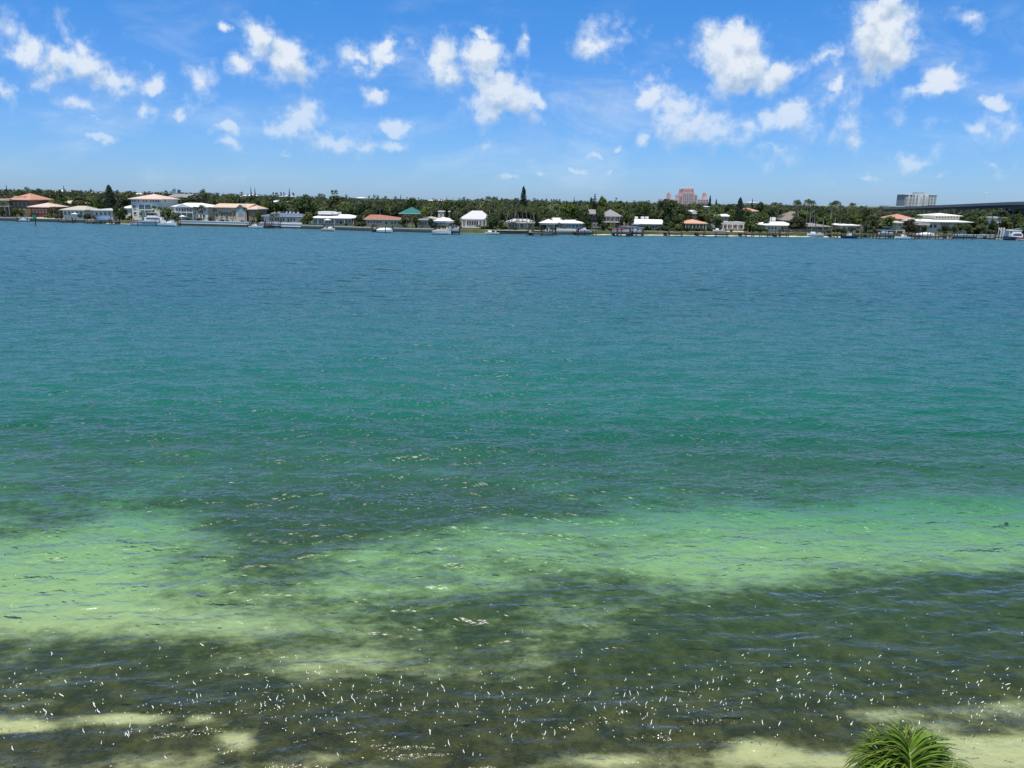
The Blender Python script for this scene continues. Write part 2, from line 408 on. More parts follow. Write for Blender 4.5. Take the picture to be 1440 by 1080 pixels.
def bed_z(X, Y):
    d = np.interp(Y, [4, 10, 15, 24, 34, 48, 75], [0.9, -0.25, -0.55, -1.0, -1.6, -2.8, -4.2])
    return d + 0.07 * np.sin(X * 0.5 + Y * 0.3) + 0.05 * np.sin(X * 0.21 - Y * 0.6)
Zb = bed_z(Xb, Yb)
cover = np.zeros_like(Xb)
for (a, b, ra, rb, w) in BED:
    z0 = -0.8
    c0 = G(a, b, z0); cx = G(a + ra, b, z0); cy = G(a, max(b - rb, 420), z0); cy2 = G(a, b + rb, z0)
    rx = abs(cx.x - c0.x); ry = 0.5 * abs(cy.y - cy2.y)
    sh = (c0.x / c0.y)
    e = ((Xb - sh * (Yb - c0.y) - c0.x) / rx) ** 2 + ((Yb - c0.y) / ry) ** 2
    cover += ((w if b < 990 else w * .9) if w > 0 else w * (.62 if b < 900 else .95)) * np.exp(-0.9 * e ** 1.15)
bed_me = grid_mesh('sea_bed', Xb, Yb, Zb, {'cover': cover})
t = MT('sand_and_weed'); pos = t.pos(); px_, py_, pz_ = t.xyz(pos)
cv = t.attr('cover')
m1 = t.n('ShaderNodeMapping'); t.put(m1.inputs['Vector'], pos); m1.inputs['Rotation'].default_value = (0, 0, R(-14)); m1.inputs['Scale'].default_value = (0.8, 1.25, 1)
nb = t.noise(m1.outputs[0], 0.34, 7, 0.64); nf = t.noise(m1.outputs[0], 1.9, 7, 0.7)
f = t.math('ADD', cv, t.math('ADD', t.math('MULTIPLY_ADD', nb, 6.2, -3.1), t.math('MULTIPLY_ADD', nf, 4.6, -2.3)))
f = t.mr(f, -1.0, 2.5)
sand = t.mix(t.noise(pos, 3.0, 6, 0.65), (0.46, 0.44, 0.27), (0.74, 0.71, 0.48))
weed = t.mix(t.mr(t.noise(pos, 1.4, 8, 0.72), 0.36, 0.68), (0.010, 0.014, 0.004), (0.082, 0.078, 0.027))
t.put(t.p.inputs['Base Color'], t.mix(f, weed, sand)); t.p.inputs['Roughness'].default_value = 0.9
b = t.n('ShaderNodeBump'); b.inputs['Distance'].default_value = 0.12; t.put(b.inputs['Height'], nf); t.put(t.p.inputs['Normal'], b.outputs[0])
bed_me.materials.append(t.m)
bed = link('sea_bed', bed_me); tag(bed, kind='structure')
# deep bed carrying on under the channel
deep = MB(); deep.add([(-1200, 74, -4.3), (1200, 74, -4.3), (1200, 900, -4.3), (-1200, 900, -4.3)], [(0, 1, 2, 3)])
tag(link('deep_sea_bed', deep.mesh('deep_sea_bed', t.m)), kind='structure')

# ------------------------------------------------------------------ far land
t = MT('lawn_and_soil'); pos = t.pos()
g1 = t.noise(pos, 0.08, 5, 0.6); g2 = t.noise(pos, 0.9, 4, 0.6)
c = t.mix(t.mr(g1, 0.42, 0.6), (0.05, 0.085, 0.022), (0.16, 0.145, 0.08)); c = t.mix(t.math('MULTIPLY', g2, 0.5), c, (0.05, 0.08, 0.02))
t.put(t.p.inputs['Base Color'], c); t.p.inputs['Roughness'].default_value = 0.95
LAWN = t.m
xs = np.concatenate([[-2600], np.linspace(SHP[0].x, SHP[-1].x, 160), [2600]])
sy = np.array([shore_y(x) for x in xs])
V = []; F = []
offs = [0.0, 0.9, 60, 400, 3000, 9000]
for k, o in enumerate(offs):
    for x, y in zip(xs, sy): V.append((x * (1 + o / 3000.0), y + o, -1.5 if k == 0 else LAND))
n = len(xs)
for k in range(len(offs) - 1):
    for i in range(n - 1): F.append((k * n + i, k * n + i + 1, (k + 1) * n + i + 1, (k + 1) * n + i))
lm = MB(); lm.add(V, F); tag(link('ground', lm.mesh('ground', LAWN)), kind='structure')
# ------------------------------------------------------------------ shoreline strips: beach, sea walls
SAND = mat('beach_sand', (0.62, 0.54, 0.40), 0.95, 0.15, 0.7)
def shore_pts(a, b, step=6.0):
    n = max(2, int(abs(b - a) / step) + 1)
    return [(W(p, 325, shore_at(p)).x, shore_at(p)) for p in np.linspace(a, b, n)]
def beach(a, b, inland, out=3.0, m=None, name='beach'):
    P = shore_pts(a, b); V = []; F = []
    ks = [(-out, -0.5), (0.0, 0.12), (inland * 0.5, LAND * 0.75), (inland, LAND + 0.02), (inland + 0.4, LAND - 0.3)]
    for (o, z) in ks:
        for i, (x, y) in enumerate(P):
            w = 0.4 * math.sin(i * 1.7) + 0.3 * math.sin(i * 0.61)
            V.append((x, y + o + (w if 0 < o < inland + .1 else w * 0.5), z))
    n = len(P)
    for k in range(len(ks) - 1):
        for i in range(n - 1): F.append((k * n + i, k * n + i + 1, (k + 1) * n + i + 1, (k + 1) * n + i))
    mb = MB(); mb.add(V, F); return tag(link(name, mb.mesh(name, m or SAND, True)), kind='structure')
beach(150, 262, 13); beach(700, 1192, 7)
GRASS = mat('bright_lawn', (0.13, 0.20, 0.035), 0.95, 0.25, 0.5)
beach(646, 684, 12, 0.4, GRASS, 'lawn')
beach(1225, 1500, 4, 2, mat('rock_rubble', (0.22, 0.20, 0.17), 0.95, 0.5, 1.6), 'rocky_bank')
for (a, b, s0, s1) in ((20, 70, 3, 16), (1016, 1060, 7, 20)):
    m = MB(); P0 = shore_pts(a, b); V = [(x, y + s0, LAND + 0.03) for x, y in P0] + [(x, y + s1, LAND + 0.03) for x, y in P0]; n = len(P0)
    m.add(V, [(i, i + 1, n + i + 1, n + i) for i in range(n - 1)])
    tag(link('sand_patch', m.mesh('sand_patch', mat('pale_sand', (0.60, 0.50, 0.36), 0.95, 0.2, .6))), kind='structure')

C_WHITE = (0.78, 0.77, 0.74)
MWHITE = mat('white_paint', C_WHITE, 0.6, 0.06, 0.4)
MCONC = mat('concrete', (0.50, 0.48, 0.44), 0.9, 0.2, 0.5)
MDARKC = mat('wet_concrete', (0.07, 0.065, 0.05), 0.6, 0.4, 0.8)
MWOOD = mat('grey_timber', (0.26, 0.22, 0.18), 0.9, 0.35, 1.2, rnd=0.3)
MDWOOD = mat('tarred_timber', (0.075, 0.06, 0.05), 0.85, 0.4, 1.2)
def sea_wall(a, b, top, face, label, dark=0.75):
    P = shore_pts(a, b); x0, y0 = P[0]; x1, y1 = P[-1]
    root = thing('sea_wall', label, 'sea wall', ((x0 + x1) / 2, (y0 + y1) / 2 - 0.3, 0)); cx, cy = root.location.x, root.location.y
    def strip(name, z0, z1, dy0, dy1, m):
        mb = MB()
        for (xa, ya), (xb, yb) in zip(P[:-1], P[1:]):
            v = [(xa - cx, ya - cy + dy0, z0), (xb - cx, yb - cy + dy0, z0), (xb - cx, yb - cy + dy1, z0), (xa - cx, ya - cy + dy1, z0)]
            v += [(p[0], p[1], z1) for p in v]
            mb.add(v, [(3,2,1,0),(4,5,6,7),(0,1,5,4),(1,2,6,5),(2,3,7,6),(3,0,4,7)])
        return link(name, mb.mesh(name, m), root)
    strip('footing', -1.2, dark, -0.9, 0.1, MDARKC)
    strip('wall', dark, top, -0.82, 0.05, face)
    strip('cap', top, top + 0.14, -1.0, 0.3, MCONC if face is not MWHITE else MWHITE)
sea_wall(-60, 150, 1.35, MCONC, 'grey concrete sea wall below the brown villa and the low houses', 0.9)
sea_wall(255, 352, 1.9, MWHITE, 'tall white sea wall with dark foot below the tan roofed house', 0.95)
sea_wall(366, 424, 1.7, MWHITE, 'white sea wall below the house with blue roof panels', 0.7)
sea_wall(425, 511, 1.25, MCONC, 'low grey sea wall below the long white roofed house', 0.85)
sea_wall(512, 645, 1.25, MCONC, 'grey sea wall from the red roofed house to the sloping lawn', 0.8)
sea_wall(684, 776, 1.2, MDWOOD, 'dark timber bulkhead below the tall grove of palms', 0.6)
sea_wall(777, 832, 1.2, MCONC, 'pale sea wall below the small blue and white house', 0.55)
sea_wall(1340, 1400, 1.5, MWHITE, 'pale sea wall right of the two-tier roofed house', 0.6)

# ------------------------------------------------------------------ buildings
def roofmat(name, c, var=0.14): return mat(name, c, 0.8, var, 0.6)
R_TERRA = roofmat('terracotta_tiles', (0.52, 0.25, 0.17)); R_PINK = roofmat('faded_pink_tiles', (0.66, 0.47, 0.38))
R_WHITE = roofmat('white_roof', (0.80, 0.80, 0.78), .07); R_TAN = roofmat('tan_tiles', (0.62, 0.46, 0.33)); R_GREY = roofmat('grey_shingles', (0.25, 0.245, 0.235))
R_PALE = roofmat('pale_grey_roof', (0.50, 0.49, 0.46)); R_RED = roofmat('red_brown_tiles', (0.36, 0.155, 0.10)); R_TEAL = roofmat('teal_metal', (0.025, 0.15, 0.14), .2)
R_BLUE = roofmat('blue_grey_panels', (0.12, 0.15, 0.24), .25); R_THATCH = roofmat('brown_thatch', (0.22, 0.18, 0.15), .25); R_BEIGE = roofmat('beige_roof', (0.48, 0.43, 0.33))
R_ORANGE = roofmat('orange_tiles', (0.66, 0.33, 0.19))
W_WHITE = mat('white_stucco', (0.80, 0.79, 0.76), .85, .07, .5); W_CREAM = mat('cream_stucco', (0.68, 0.62, 0.50), .85, .08, .5); W_GREEN = mat('pale_green_stucco', (0.58, 0.62, 0.54), .85, .08, .5)
W_BROWN = mat('brown_stucco', (0.23, 0.16, 0.10), .9, .2, .5); W_PINK = mat('pink_stucco', (0.68, 0.54, 0.45), .85, .08, .5); W_GREY = mat('grey_stucco', (0.42, 0.42, 0.41), .85, .12, .5)
W_DARK = mat('dark_timber_wall', (0.13, 0.125, 0.115), .85, .25, .6); W_BLUE = mat('light_blue_wall', (0.30, 0.45, 0.60), .8, .1, .5); W_YEL = mat('pale_yellow_wall', (0.66, 0.63, 0.46), .85, .08, .5)
def glassmat(name, c):
    t = MT(name); t.p.inputs['Base Color'].default_value = c + (1,); t.p.inputs['Roughness'].default_value = 0.08
    t.p.inputs['Specular IOR Level'].default_value = 0.6; return t.m
GLASS = glassmat('window_glass', (0.016, 0.02, 0.025)); GLASSB = glassmat('tinted_glass', (0.05, 0.11, 0.15)); GLASSG = glassmat('green_shaded_glass', (0.06, 0.14, 0.11))
FR = {}
def unit_frame(m):
    if m.name in FR: return FR[m.name]
    b = MB(); t = 0.10
    b.box(-.5, -.5 + t, -.09, 0, -.5, .5); b.box(.5 - t, .5, -.09, 0, -.5, .5)
    b.box(-.5 + t, .5 - t, -.09, 0, .5 - t, .5); b.box(-.5 + t, .5 - t, -.11, 0, -.5, -.5 + t)
    b.box(-.02, .02, -.06, 0, -.5 + t, .5 - t)
    FR[m.name] = b.mesh('window_frame', m); return FR[m.name]
PANES = {}
def unit_pane(m):
    if m.name not in PANES:
        b = MB(); b.box(-.39, -.03, -.035, 0, -.39, .39); b.box(.03, .39, -.035, 0, -.39, .39); PANES[m.name] = b.mesh('pane', m)
    return PANES[m.name]
def wrow(x0, x1, n, y0, y1, fill=0.66, **k):
    s = (x1 - x0) / n; return [(x0 + s * i + s * (1 - fill) / 2, x0 + s * (i + 1) - s * (1 - fill) / 2, y0, y1, k) for i in range(n)]
LANDMARKS = []
FRONT = []
def roof_mesh(kind, hx, hy, z0, zr, over, m, ridge=None, hipf=1.0):
    b = MB(); X, Y = hx + over, hy + over; th = 0.22
    if kind == 'flat':
        b.box(-X, X, -Y, Y, z0, zr); return b.mesh('roof', m)
    if kind == 'hip':
        r = max(0.0, X - Y * hipf); top = [(-r, 0, zr), (r, 0, zr)] if ridge is None else [(ridge[0], 0, zr), (ridge[1], 0, zr)]
        v = [(-X, -Y, z0), (X, -Y, z0), (X, Y, z0), (-X, Y, z0), (-X, -Y, z0 + th), (X, -Y, z0 + th), (X, Y, z0 + th), (-X, Y, z0 + th)] + top
        f = [(3,2,1,0), (0,1,5,4), (1,2,6,5), (2,3,7,6), (3,0,4,7), (4,5,9,8), (5,6,9), (6,7,8,9), (7,4,8)]
    elif kind == 'gable':      # ridge runs along the shore
        v = [(-X, -Y, z0), (X, -Y, z0), (X, Y, z0), (-X, Y, z0), (-X, -Y, z0 + th), (X, -Y, z0 + th), (X, Y, z0 + th), (-X, Y, z0 + th), (-X, 0, zr), (X, 0, zr)]
        f = [(3,2,1,0), (0,1,5,4), (1,2,6,9,5), (2,3,7,6), (3,0,4,8,7), (4,5,9,8), (6,7,8,9)]
    else:                      # gable end faces the water
        v = [(-X, -Y, z0), (X, -Y, z0), (X, Y, z0), (-X, Y, z0), (-X, -Y, z0 + th), (X, -Y, z0 + th), (X, Y, z0 + th), (-X, Y, z0 + th), (0, -Y, zr), (0, Y, zr)]
        f = [(3,2,1,0), (0,1,5,8,4), (1,2,6,5), (2,3,7,9,6), (3,0,4,7), (5,6,9,8), (7,4,8,9)]
    b.add(v, f); return b.mesh('roof', m)
def add_windows(root, Y, wins, fm, cx, cy, base):
    for (a, b, y0, y1, k) in wins:
        A = W(a, y0, Y); B = W(b, y1, Y)
        w, h = abs(B.x - A.x), abs(A.z - B.z)
        door = k.get('door')
        o = link('door' if door else 'window', unit_frame(k.get('frame', fm)), root, ((A.x + B.x) / 2 - cx, Y - cy - 0.002, (A.z + B.z) / 2 - base))
        o.scale = (w, 1.3, h)
        p = link('pane', unit_pane(k.get('glass', GLASS)), o, (0, -0.001, 0))
def house(label, lm, x0, x1, ye, yr, back, depth, roof='hip', wall=W_WHITE, rm=R_WHITE, over=0.7, wins=(), frame=None, ridge=None,
          cat='house', name='house', front=True, base=LAND, fascia=True, hipf=1.0, chim=(), group=None):
    xm = (x0 + x1) / 2; Y = shore_at(xm) + back
    A = W(x0, ye, Y).x; B = W(x1, ye, Y).x; cx, hx = (A + B) / 2, (B - A) / 2
    ze = W(xm, ye, Y).z - base; zr = W(xm, yr, Y + (depth / 2 if roof != 'flat' else 0)).z - base
    if zr < ze + 0.25: zr = ze + 0.25
    cy = Y + depth / 2
    root = thing(name, label, cat, (cx, cy, base), group)
    b = MB(); b.box(-hx, hx, -depth / 2, depth / 2, -0.4, ze - 0.003); link('wall', b.mesh('wall', wall), root)
    rg = None
    if ridge: rg = (W(ridge[0], yr, cy).x - cx, W(ridge[1], yr, cy).x - cx)
    ro = link('roof', roof_mesh(roof, hx, depth / 2, ze, zr, over, rm, rg, hipf), root)
    if fascia:
        f = MB(); X, Yh = hx + over + .05, depth / 2 + over + .05; z = ze - 0.06; h = 0.2; t = .06
        f.box(-X, X, -Yh, -Yh + t, z, z + h); f.box(-X, X, Yh - t, Yh, z, z + h); f.box(-X, -X + t, -Yh + t, Yh - t, z, z + h); f.box(X - t, X, -Yh + t, Yh - t, z, z + h)
        link('fascia', f.mesh('fascia', MWHITE), ro)
    for (c0, c1, ct) in chim:
        a = W(c0, yr, cy).x - cx; c = W(c1, yr, cy).x - cx; zt = W(xm, ct, cy).z - base
        m = MB(); m.box(a, c, -0.5, 0.5, zr - 1.6, zt); link('chimney', m.mesh('chimney', W_WHITE), ro)
    add_windows(root, Y, wins, frame or MWHITE, cx, cy, base)
    if lm: LANDMARKS.append((x0, x1, back, back + depth, lm))
    if front: FRONT.append((x0 - 1.5, x1 + 1.5, back + depth, ye))
    return root, Y, cx, cy, hx, ze
def columns(H, xs, y0, y1, r=0.16, m=None, dy=-2.2, name='column'):
    root, Y, cx, cy, hx, ze = H
    for x in xs:
        a = W(x, y0, Y + dy); b = W(x, y1, Y + dy); mb = MB(); mb.tube((0, 0, 0), (0, 0, a.z - b.z), r, r, 8)
        link(name, mb.mesh(name, m or MWHITE), root, (a.x - cx, Y + dy - cy, b.z - LAND))
def slab(H, name, x0, x1, y0, y1, dy0, dy1, m):
    """a horizontal member (balcony floor, parapet, awning) between two photo columns and heights"""
    root, Y, cx, cy, hx, ze = H; a = W(x0, y0, Y + dy0); b = W(x1, y1, Y + dy0)
    mb = MB(); mb.box(a.x - cx, b.x - cx, Y + dy0 - cy, Y + dy1 - cy, b.z - LAND, a.z - LAND)
    return link(name, mb.mesh(name, m), root)

H = house('large brown stucco villa with terracotta hip roof at the left end of the shore', 'the brown villa', 15, 42, 281, 271.5, 20, 16, 'hip', W_BROWN, R_TERRA, 1.0,
          wrow(17, 40, 4, 285, 290, .45) + wrow(18, 38, 3, 294, 300, .5))
slab(H, 'upper_roof', 19, 35, 275.6, 277.6, 1.5, 9, R_PINK)
H = house('brown villa wing with stacked balconies and a flat pale roof, cut by the photo edge', None, -12, 12, 281.5, 279.5, 16, 12, 'flat', W_BROWN, R_PINK, 1.0, wrow(-10, 11, 4, 283, 288, .6) + wrow(-10, 11, 4, 293, 300, .6))
slab(H, 'balcony', -12, 13, 289, 291, -2.2, -0.01, W_GREY); slab(H, 'balcony_rail', -12, 13, 286.6, 287.1, -2.2, -2.1, MWHITE)
columns(H, [-10, -2, 6, 12], 287, 303, .15, W_GREY)
H = house('low dark red house with broad salmon hip roof right of the brown villa', 'the salmon roofed low house', 43, 68, 291.3, 284.8, 16, 14, 'hip', mat('dark_red_wall', (.17, .075, .06), .9, .2, .5), R_PINK, 1.0, wrow(45, 67, 5, 294, 299, .6))
house('tan tiled house half hidden by trees behind the beige roofed bungalow', None, 80, 106, 286, 281.5, 70, 12, 'hip', W_CREAM, R_TAN, .8, wrow(84, 104, 4, 287, 289, .5), front=False)
H = house('small bungalow with grey beige roof rising to the right and dark openings', 'the beige roofed bungalow', 88, 118, 295.5, 289.2, 12, 13, 'hip', W_WHITE, R_BEIGE, .9, wrow(89, 117, 5, 297, 302.5, .62), ridge=(110, 121))
H = house('low white house with grey green roof beside the tall dark cypress', 'the low white house', 131, 158, 296, 292.6, 14, 13, 'hip', W_WHITE, R_PALE, .7, wrow(133, 157, 4, 298, 303, .55))
# three storeys
H = house('three-storey cream house with pale pink hip roof and rows of windows', 'the three-storey house', 184, 226, 280.2, 272.6, 18, 17, 'hip', mat('ivory_stucco', (.74, .73, .64), .85, .07, .5), R_PINK, .9,
          wrow(185.2, 192, 2, 280.8, 284, .75) + wrow(193, 197, 1, 281, 284) + wrow(200, 208, 2, 280.9, 284.8, .6, glass=GLASSG) + wrow(210, 225, 4, 280.9, 284.8, .62, glass=GLASSG)
          + wrow(186, 192, 1, 288, 294, .9, glass=GLASSG) + wrow(187.5, 192.5, 1, 297.6, 302, .9) + wrow(194.5, 200.5, 1, 298, 304, .95, door=1) + wrow(202, 210, 2, 297, 304, .8) + wrow(211, 221, 2, 298, 304, .85))
slab(H, 'balcony_opening', 194.5, 212, 288.4, 294.5, -0.14, 0.05, GLASSB); slab(H, 'balcony', 193.5, 213, 294.6, 295.8, -2.2, -0.01, W_WHITE); columns(H, [194.4, 203, 212.4], 288, 304, .17)
slab(H, 'balcony_rail', 193.5, 213, 292.8, 293.2, -2.2, -2.12, GLASS)
root, Y, cx, cy, hx, ze = H
for (dy, pz) in ((-4.5, 282.2), (2.8, 290)):
    z = W(226, pz, Y).z - LAND
    o = link('window', unit_frame(MWHITE), root, (hx + .002, dy, z)); o.scale = (1.2, 1.3, 1.6); o.rotation_euler.z = R(90); link('pane', unit_pane(GLASS), o, (0, -.001, 0))
house('weathered grey house with low tiled roofs just behind the three-storey house', None, 238, 262, 277.5, 272.5, 62, 16, 'gable', mat('grey_brown_wall', (.22, .19, .17), .9, .3, .5), R_GREY, .8, wrow(240, 260, 4, 279, 282, .5), front=False)
house('white flat roofed shed peeking out left of the three-storey house', None, 172, 183, 293, 288.5, 22, 9, 'hip', W_WHITE, R_WHITE, .5, wrow(174, 182, 1, 295, 300), front=False)
# white porch house
H = house('white two-storey house with gable porch, columns and long upper balcony', 'the white porch house', 244, 292, 291.2, 285.2, 19, 16, 'hip', W_WHITE, R_WHITE, .8,
          wrow(247, 270, 6, 292.6, 296.8, .62) + wrow(272, 290, 4, 292.8, 297, .55) + wrow(249, 271, 5, 301, 305.5, .6) + wrow(275, 290, 3, 301, 306, .6), ridge=(262, 284))
slab(H, 'balcony', 240, 271, 297.6, 299.3, -2.6, -0.01, W_WHITE); columns(H, [240.5, 247, 254, 262, 270.5], 291.8, 308, .14, dy=-2.5)
b = MB(); root, Y, cx, cy, hx, ze = H; a = W(244, 291, Y - 3); c = W(269, 291, Y - 3); zt = W(256, 286.6, Y - 3).z - LAND; zb = a.z - LAND
b.add([(a.x-cx, Y-3-cy, zb), (c.x-cx, Y-3-cy, zb), ((a.x+c.x)/2-cx, Y-3-cy, zt), (a.x-cx, Y+4-cy, zb), (c.x-cx, Y+4-cy, zb), ((a.x+c.x)/2-cx, Y+4-cy, zt)], [(0,1,2), (5,4,3), (0,2,5,3), (1,4,5,2), (0,3,4,1)])
link('porch_gable', b.mesh('porch_gable', W_WHITE), root)
# tan roofed
H = house('wide beige two-storey house with tan tiled roof and pale blue arched window', 'the tan roofed house', 301, 347, 292, 286.2, 17, 17, 'gable', W_PINK, R_TAN, .9,
          wrow(309, 315, 1, 299, 305, .7) + wrow(317, 327, 2, 297, 306, .6) + wrow(329, 332, 1, 300, 306) + wrow(302, 308, 1, 300, 306, .7))
b = MB(); root, Y, cx, cy, hx, ze = H; a = W(331, 294, Y - 2.4); c = W(346, 294, Y - 2.4); zt = W(338, 288, Y - 2.4).z - LAND; zb = a.z - LAND
b.add([(a.x-cx, Y-2.4-cy, -.3), (c.x-cx, Y-2.4-cy, -.3), (c.x-cx, Y-2.4-cy, zb), ((a.x+c.x)/2-cx, Y-2.4-cy, zt), (a.x-cx, Y-2.4-cy, zb)] + [(a.x-cx, Y+3-cy, -.3), (c.x-cx, Y+3-cy, -.3), (c.x-cx, Y+3-cy, zb), ((a.x+c.x)/2-cx, Y+3-cy, zt), (a.x-cx, Y+3-cy, zb)],
      [(0,1,2,3,4), (1,6,7,2), (5,0,4,9)]); b.add([(a.x-cx-.5, Y-2.9-cy, zb-.2), ((a.x+c.x)/2-cx, Y-2.9-cy, zt+.15), ((a.x+c.x)/2-cx, Y+3.5-cy, zt+.15), (a.x-cx-.5, Y+3.5-cy, zb-.2), (c.x-cx+.5, Y-2.9-cy, zb-.2), (c.x-cx+.5, Y+3.5-cy, zb-.2)], [(0,1,2,3), (1,4,5,2)], 1)
link('gable_front', b.mesh('gable_front', [W_PINK, R_TAN]), root)
wa_ = W(334.5, 297, Y - 2.4); wb_ = W(342.5, 304, Y - 2.4)
b = MB(); n = 9; pts = [(wa_.x, wb_.z), (wb_.x, wb_.z), (wb_.x, wa_.z)] + [((wa_.x+wb_.x)/2 + (wb_.x-wa_.x)/2*math.cos(math.pi*i/n), wa_.z + 1.6*math.sin(math.pi*i/n)) for i in range(1, n)] + [(wa_.x, wa_.z)]
b.add([(x-cx, Y-2.46-cy, z-LAND) for x, z in pts], [tuple(range(len(pts)))]); link('arched_window', b.mesh('arched_window', glassmat('sky_blue_glass', (.25, .42, .52))), root)
slab(H, 'arched_window_bar', 334.3, 342.7, 299.6, 300.1, -2.52, -2.47, MWHITE)
house('brown gabled garage wing at the right end of the tan roofed house', None, 349, 360, 294.5, 288.6, 16, 14, 'hip', mat('taupe_wall', (.30, .235, .20), .9, .12, .5), R_TAN, .7, wrow(351, 358, 1, 298, 302, .4))
# solar house
H = house('white single-storey house with blue panel roof and white vents', 'the blue panel roofed house', 371, 424, 304.2, 299.3, 11, 12, 'hip', W_WHITE, R_BLUE, .8, wrow(378, 401, 6, 306.3, 311, .7) + wrow(403.5, 416, 3, 306.3, 311.5, .66), hipf=.6)
for x in (403, 408, 413, 419): slab(H, 'roof_vent', x - 1, x + 1, 297.2 + (x % 3) * .5, 300.3, 3.5, 4.5, MWHITE)
slab(H, 'terrace_wall', 366, 425, 312, 315.6, -6.2, -5.9, MWHITE)
# long white roof
H = house('long grey house with broad white roof stepping up on the left and screened porch', 'the long white roofed house', 440, 498, 307, 301.2, 12, 15, 'hip', W_GREY, R_WHITE, .9, wrow(441, 456, 4, 308.3, 314, .6) + wrow(458, 470, 3, 307.8, 315, .8) + wrow(472, 498, 6, 309, 314.5, .7), hipf=.5)
slab(H, 'raised_roof', 447, 466, 297.3, 301.6, 2.2, 11, R_WHITE); slab(H, 'raised_roof', 462, 474, 298.6, 301.4, 3, 11, R_WHITE)
columns(H, [441, 447, 456, 470, 484, 497], 307.4, 315.5, .12, dy=-.7)
H = house('peach house with red brown tiled roof and a run of dark windows', 'the red roofed house', 515, 565, 308.8, 302.0, 11, 13, 'hip', mat('peach_stucco', (.70, .52, .40), .85, .07, .5), R_RED, .8, wrow(516, 537, 5, 310, 314, .8) + wrow(541, 545.5, 1, 311, 316, .8, door=1) + wrow(549, 558, 2, 311, 315, .8) + wrow(558.5, 566, 2, 311, 315, .75), ridge=(521, 535))
house('teal metal roofed house rising behind the red roofed house', None, 564, 588, 300.5, 291.0, 40, 14, 'hip', W_BROWN, R_TEAL, .9, wrow(566, 587, 3, 302, 307, .6))
H = house('low grey house with shallow pale gable and deep dark lanai', 'the grey gabled house', 589, 614, 309.3, 304.6, 12, 13, 'gablef', W_GREY, R_PALE, .8, wrow(590, 600, 3, 311, 317, .75) + wrow(601, 613, 2, 311, 317, .85))
house('small white house with thin pale roof behind the canopied boat lift', 'the small white house', 616, 632, 309.5, 305.6, 18, 10, 'hip', W_WHITE, R_WHITE, .8, wrow(618, 631, 3, 311, 315, .5))
house('narrow cream two-storey block among trees behind the small white house', None, 616, 624, 297.6, 296.8, 55, 8, 'flat', W_CREAM, R_WHITE, .2, wrow(617.5, 623, 1, 300, 303, .5), front=False)
house('pale upper storey among trees left of the big pyramid roof', None, 631, 638, 298, 297, 60, 8, 'flat', W_CREAM, R_WHITE, .3, wrow(632, 637, 1, 300, 303, .5), front=False)
H = house('house with tall pale grey hip roof, columns and green lawn sloping to water', 'the big grey hip roofed house', 649, 686, 308.6, 296.2, 17, 18, 'hip', W_GREY, roofmat('silver_roof', (.56, .555, .56), .08), 1.0, wrow(656, 673, 5, 310, 318, .8) + wrow(675, 684, 2, 311, 317, .55), ridge=(664, 678))
columns(H, [650, 655.5, 673.5, 678, 683, 686], 309, 319.5, .16, W_WHITE, dy=-.8); slab(H, 'terrace', 648, 684, 319.2, 320.4, -3.5, -.01, MWHITE)
H = house('cream house with shallow pale grey roof behind slim palm trunks', 'the palm screened house', 714, 752, 313.5, 307.8, 13, 14, 'hip', W_CREAM, R_PALE, .8, wrow(716, 735, 5, 315, 320, .7) + wrow(738, 750, 2, 315.5, 318.5, .4), ridge=(722, 742))
H = house('small blue walled house with white roof and blue glazed porch', 'the blue walled house', 791, 820, 314.2, 309.0, 10, 12, 'hip', W_BLUE, R_WHITE, .7, wrow(792, 803, 3, 315.5, 320, .8, glass=GLASSB) + wrow(804.5, 808, 1, 315.2, 319.6, .8, door=1) + wrow(809, 819, 2, 315.5, 320, .85, glass=GLASSB), ridge=(795, 808))
slab(H, 'garden_wall', 783, 812, 321.4, 325.4, -6.4, -6.1, MWHITE)
house('cream gabled garage joined to the left of the blue walled house', None, 777, 790, 313.2, 306.2, 16, 11, 'gable', W_CREAM, R_WHITE, .5, wrow(779, 788, 1, 315, 320, .7))
H = house('dark two-storey timber house with grey pyramid roof and shaded balcony', 'the dark timber house', 851, 871, 304.2, 294.3, 18, 15, 'hip', W_DARK, R_GREY, 1.0, wrow(852, 869, 3, 306, 311, .7) + wrow(852, 869, 3, 315, 321, .7, frame=W_WHITE))
slab(H, 'balcony', 846, 872, 311.6, 313, -2.5, -.01, W_WHITE); columns(H, [847, 853, 859, 865, 871.5], 304.6, 323, .12, W_GREY, dy=-2.4); slab(H, 'balcony_rail', 846, 872, 308.6, 309.1, -2.5, -2.4, W_GREY)
house('dark gabled wing with steep grey roof left of the grey pyramid roof', None, 832, 848, 301, 294.6, 19, 13, 'gable', W_DARK, R_GREY, .8, wrow(833, 847, 3, 303, 308, .6) + wrow(833, 847, 3, 313.5, 320, .6, frame=W_WHITE))
H = house('low green grey house with wide white roof and deep dark porch', 'the wide white roofed ranch', 894, 932, 315.2, 308.4, 13, 16, 'gable', mat('sage_wall', (.36, .39, .31), .85, .1, .5), R_WHITE, 1.0, wrow(896, 912, 4, 316.4, 321.6, .8) + wrow(913, 925, 3, 316.4, 321.6, .85))
for x in (895, 904, 910): slab(H, 'roof_box', x - 2, x + 2, 304.6, 307.6, 9, 11, MWHITE)
H = house('orange tiled cottage with columned veranda above a brick edged bank', 'the orange roofed cottage', 964, 993, 314.3, 308.4, 12, 13, 'hip', W_BROWN, R_ORANGE, .9, wrow(965, 992, 6, 315.4, 320.4, .6, frame=W_CREAM), hipf=.8)
columns(H, [964.5, 969, 974, 979, 984, 989, 993], 315, 321.5, .15, W_CREAM, dy=-.6)
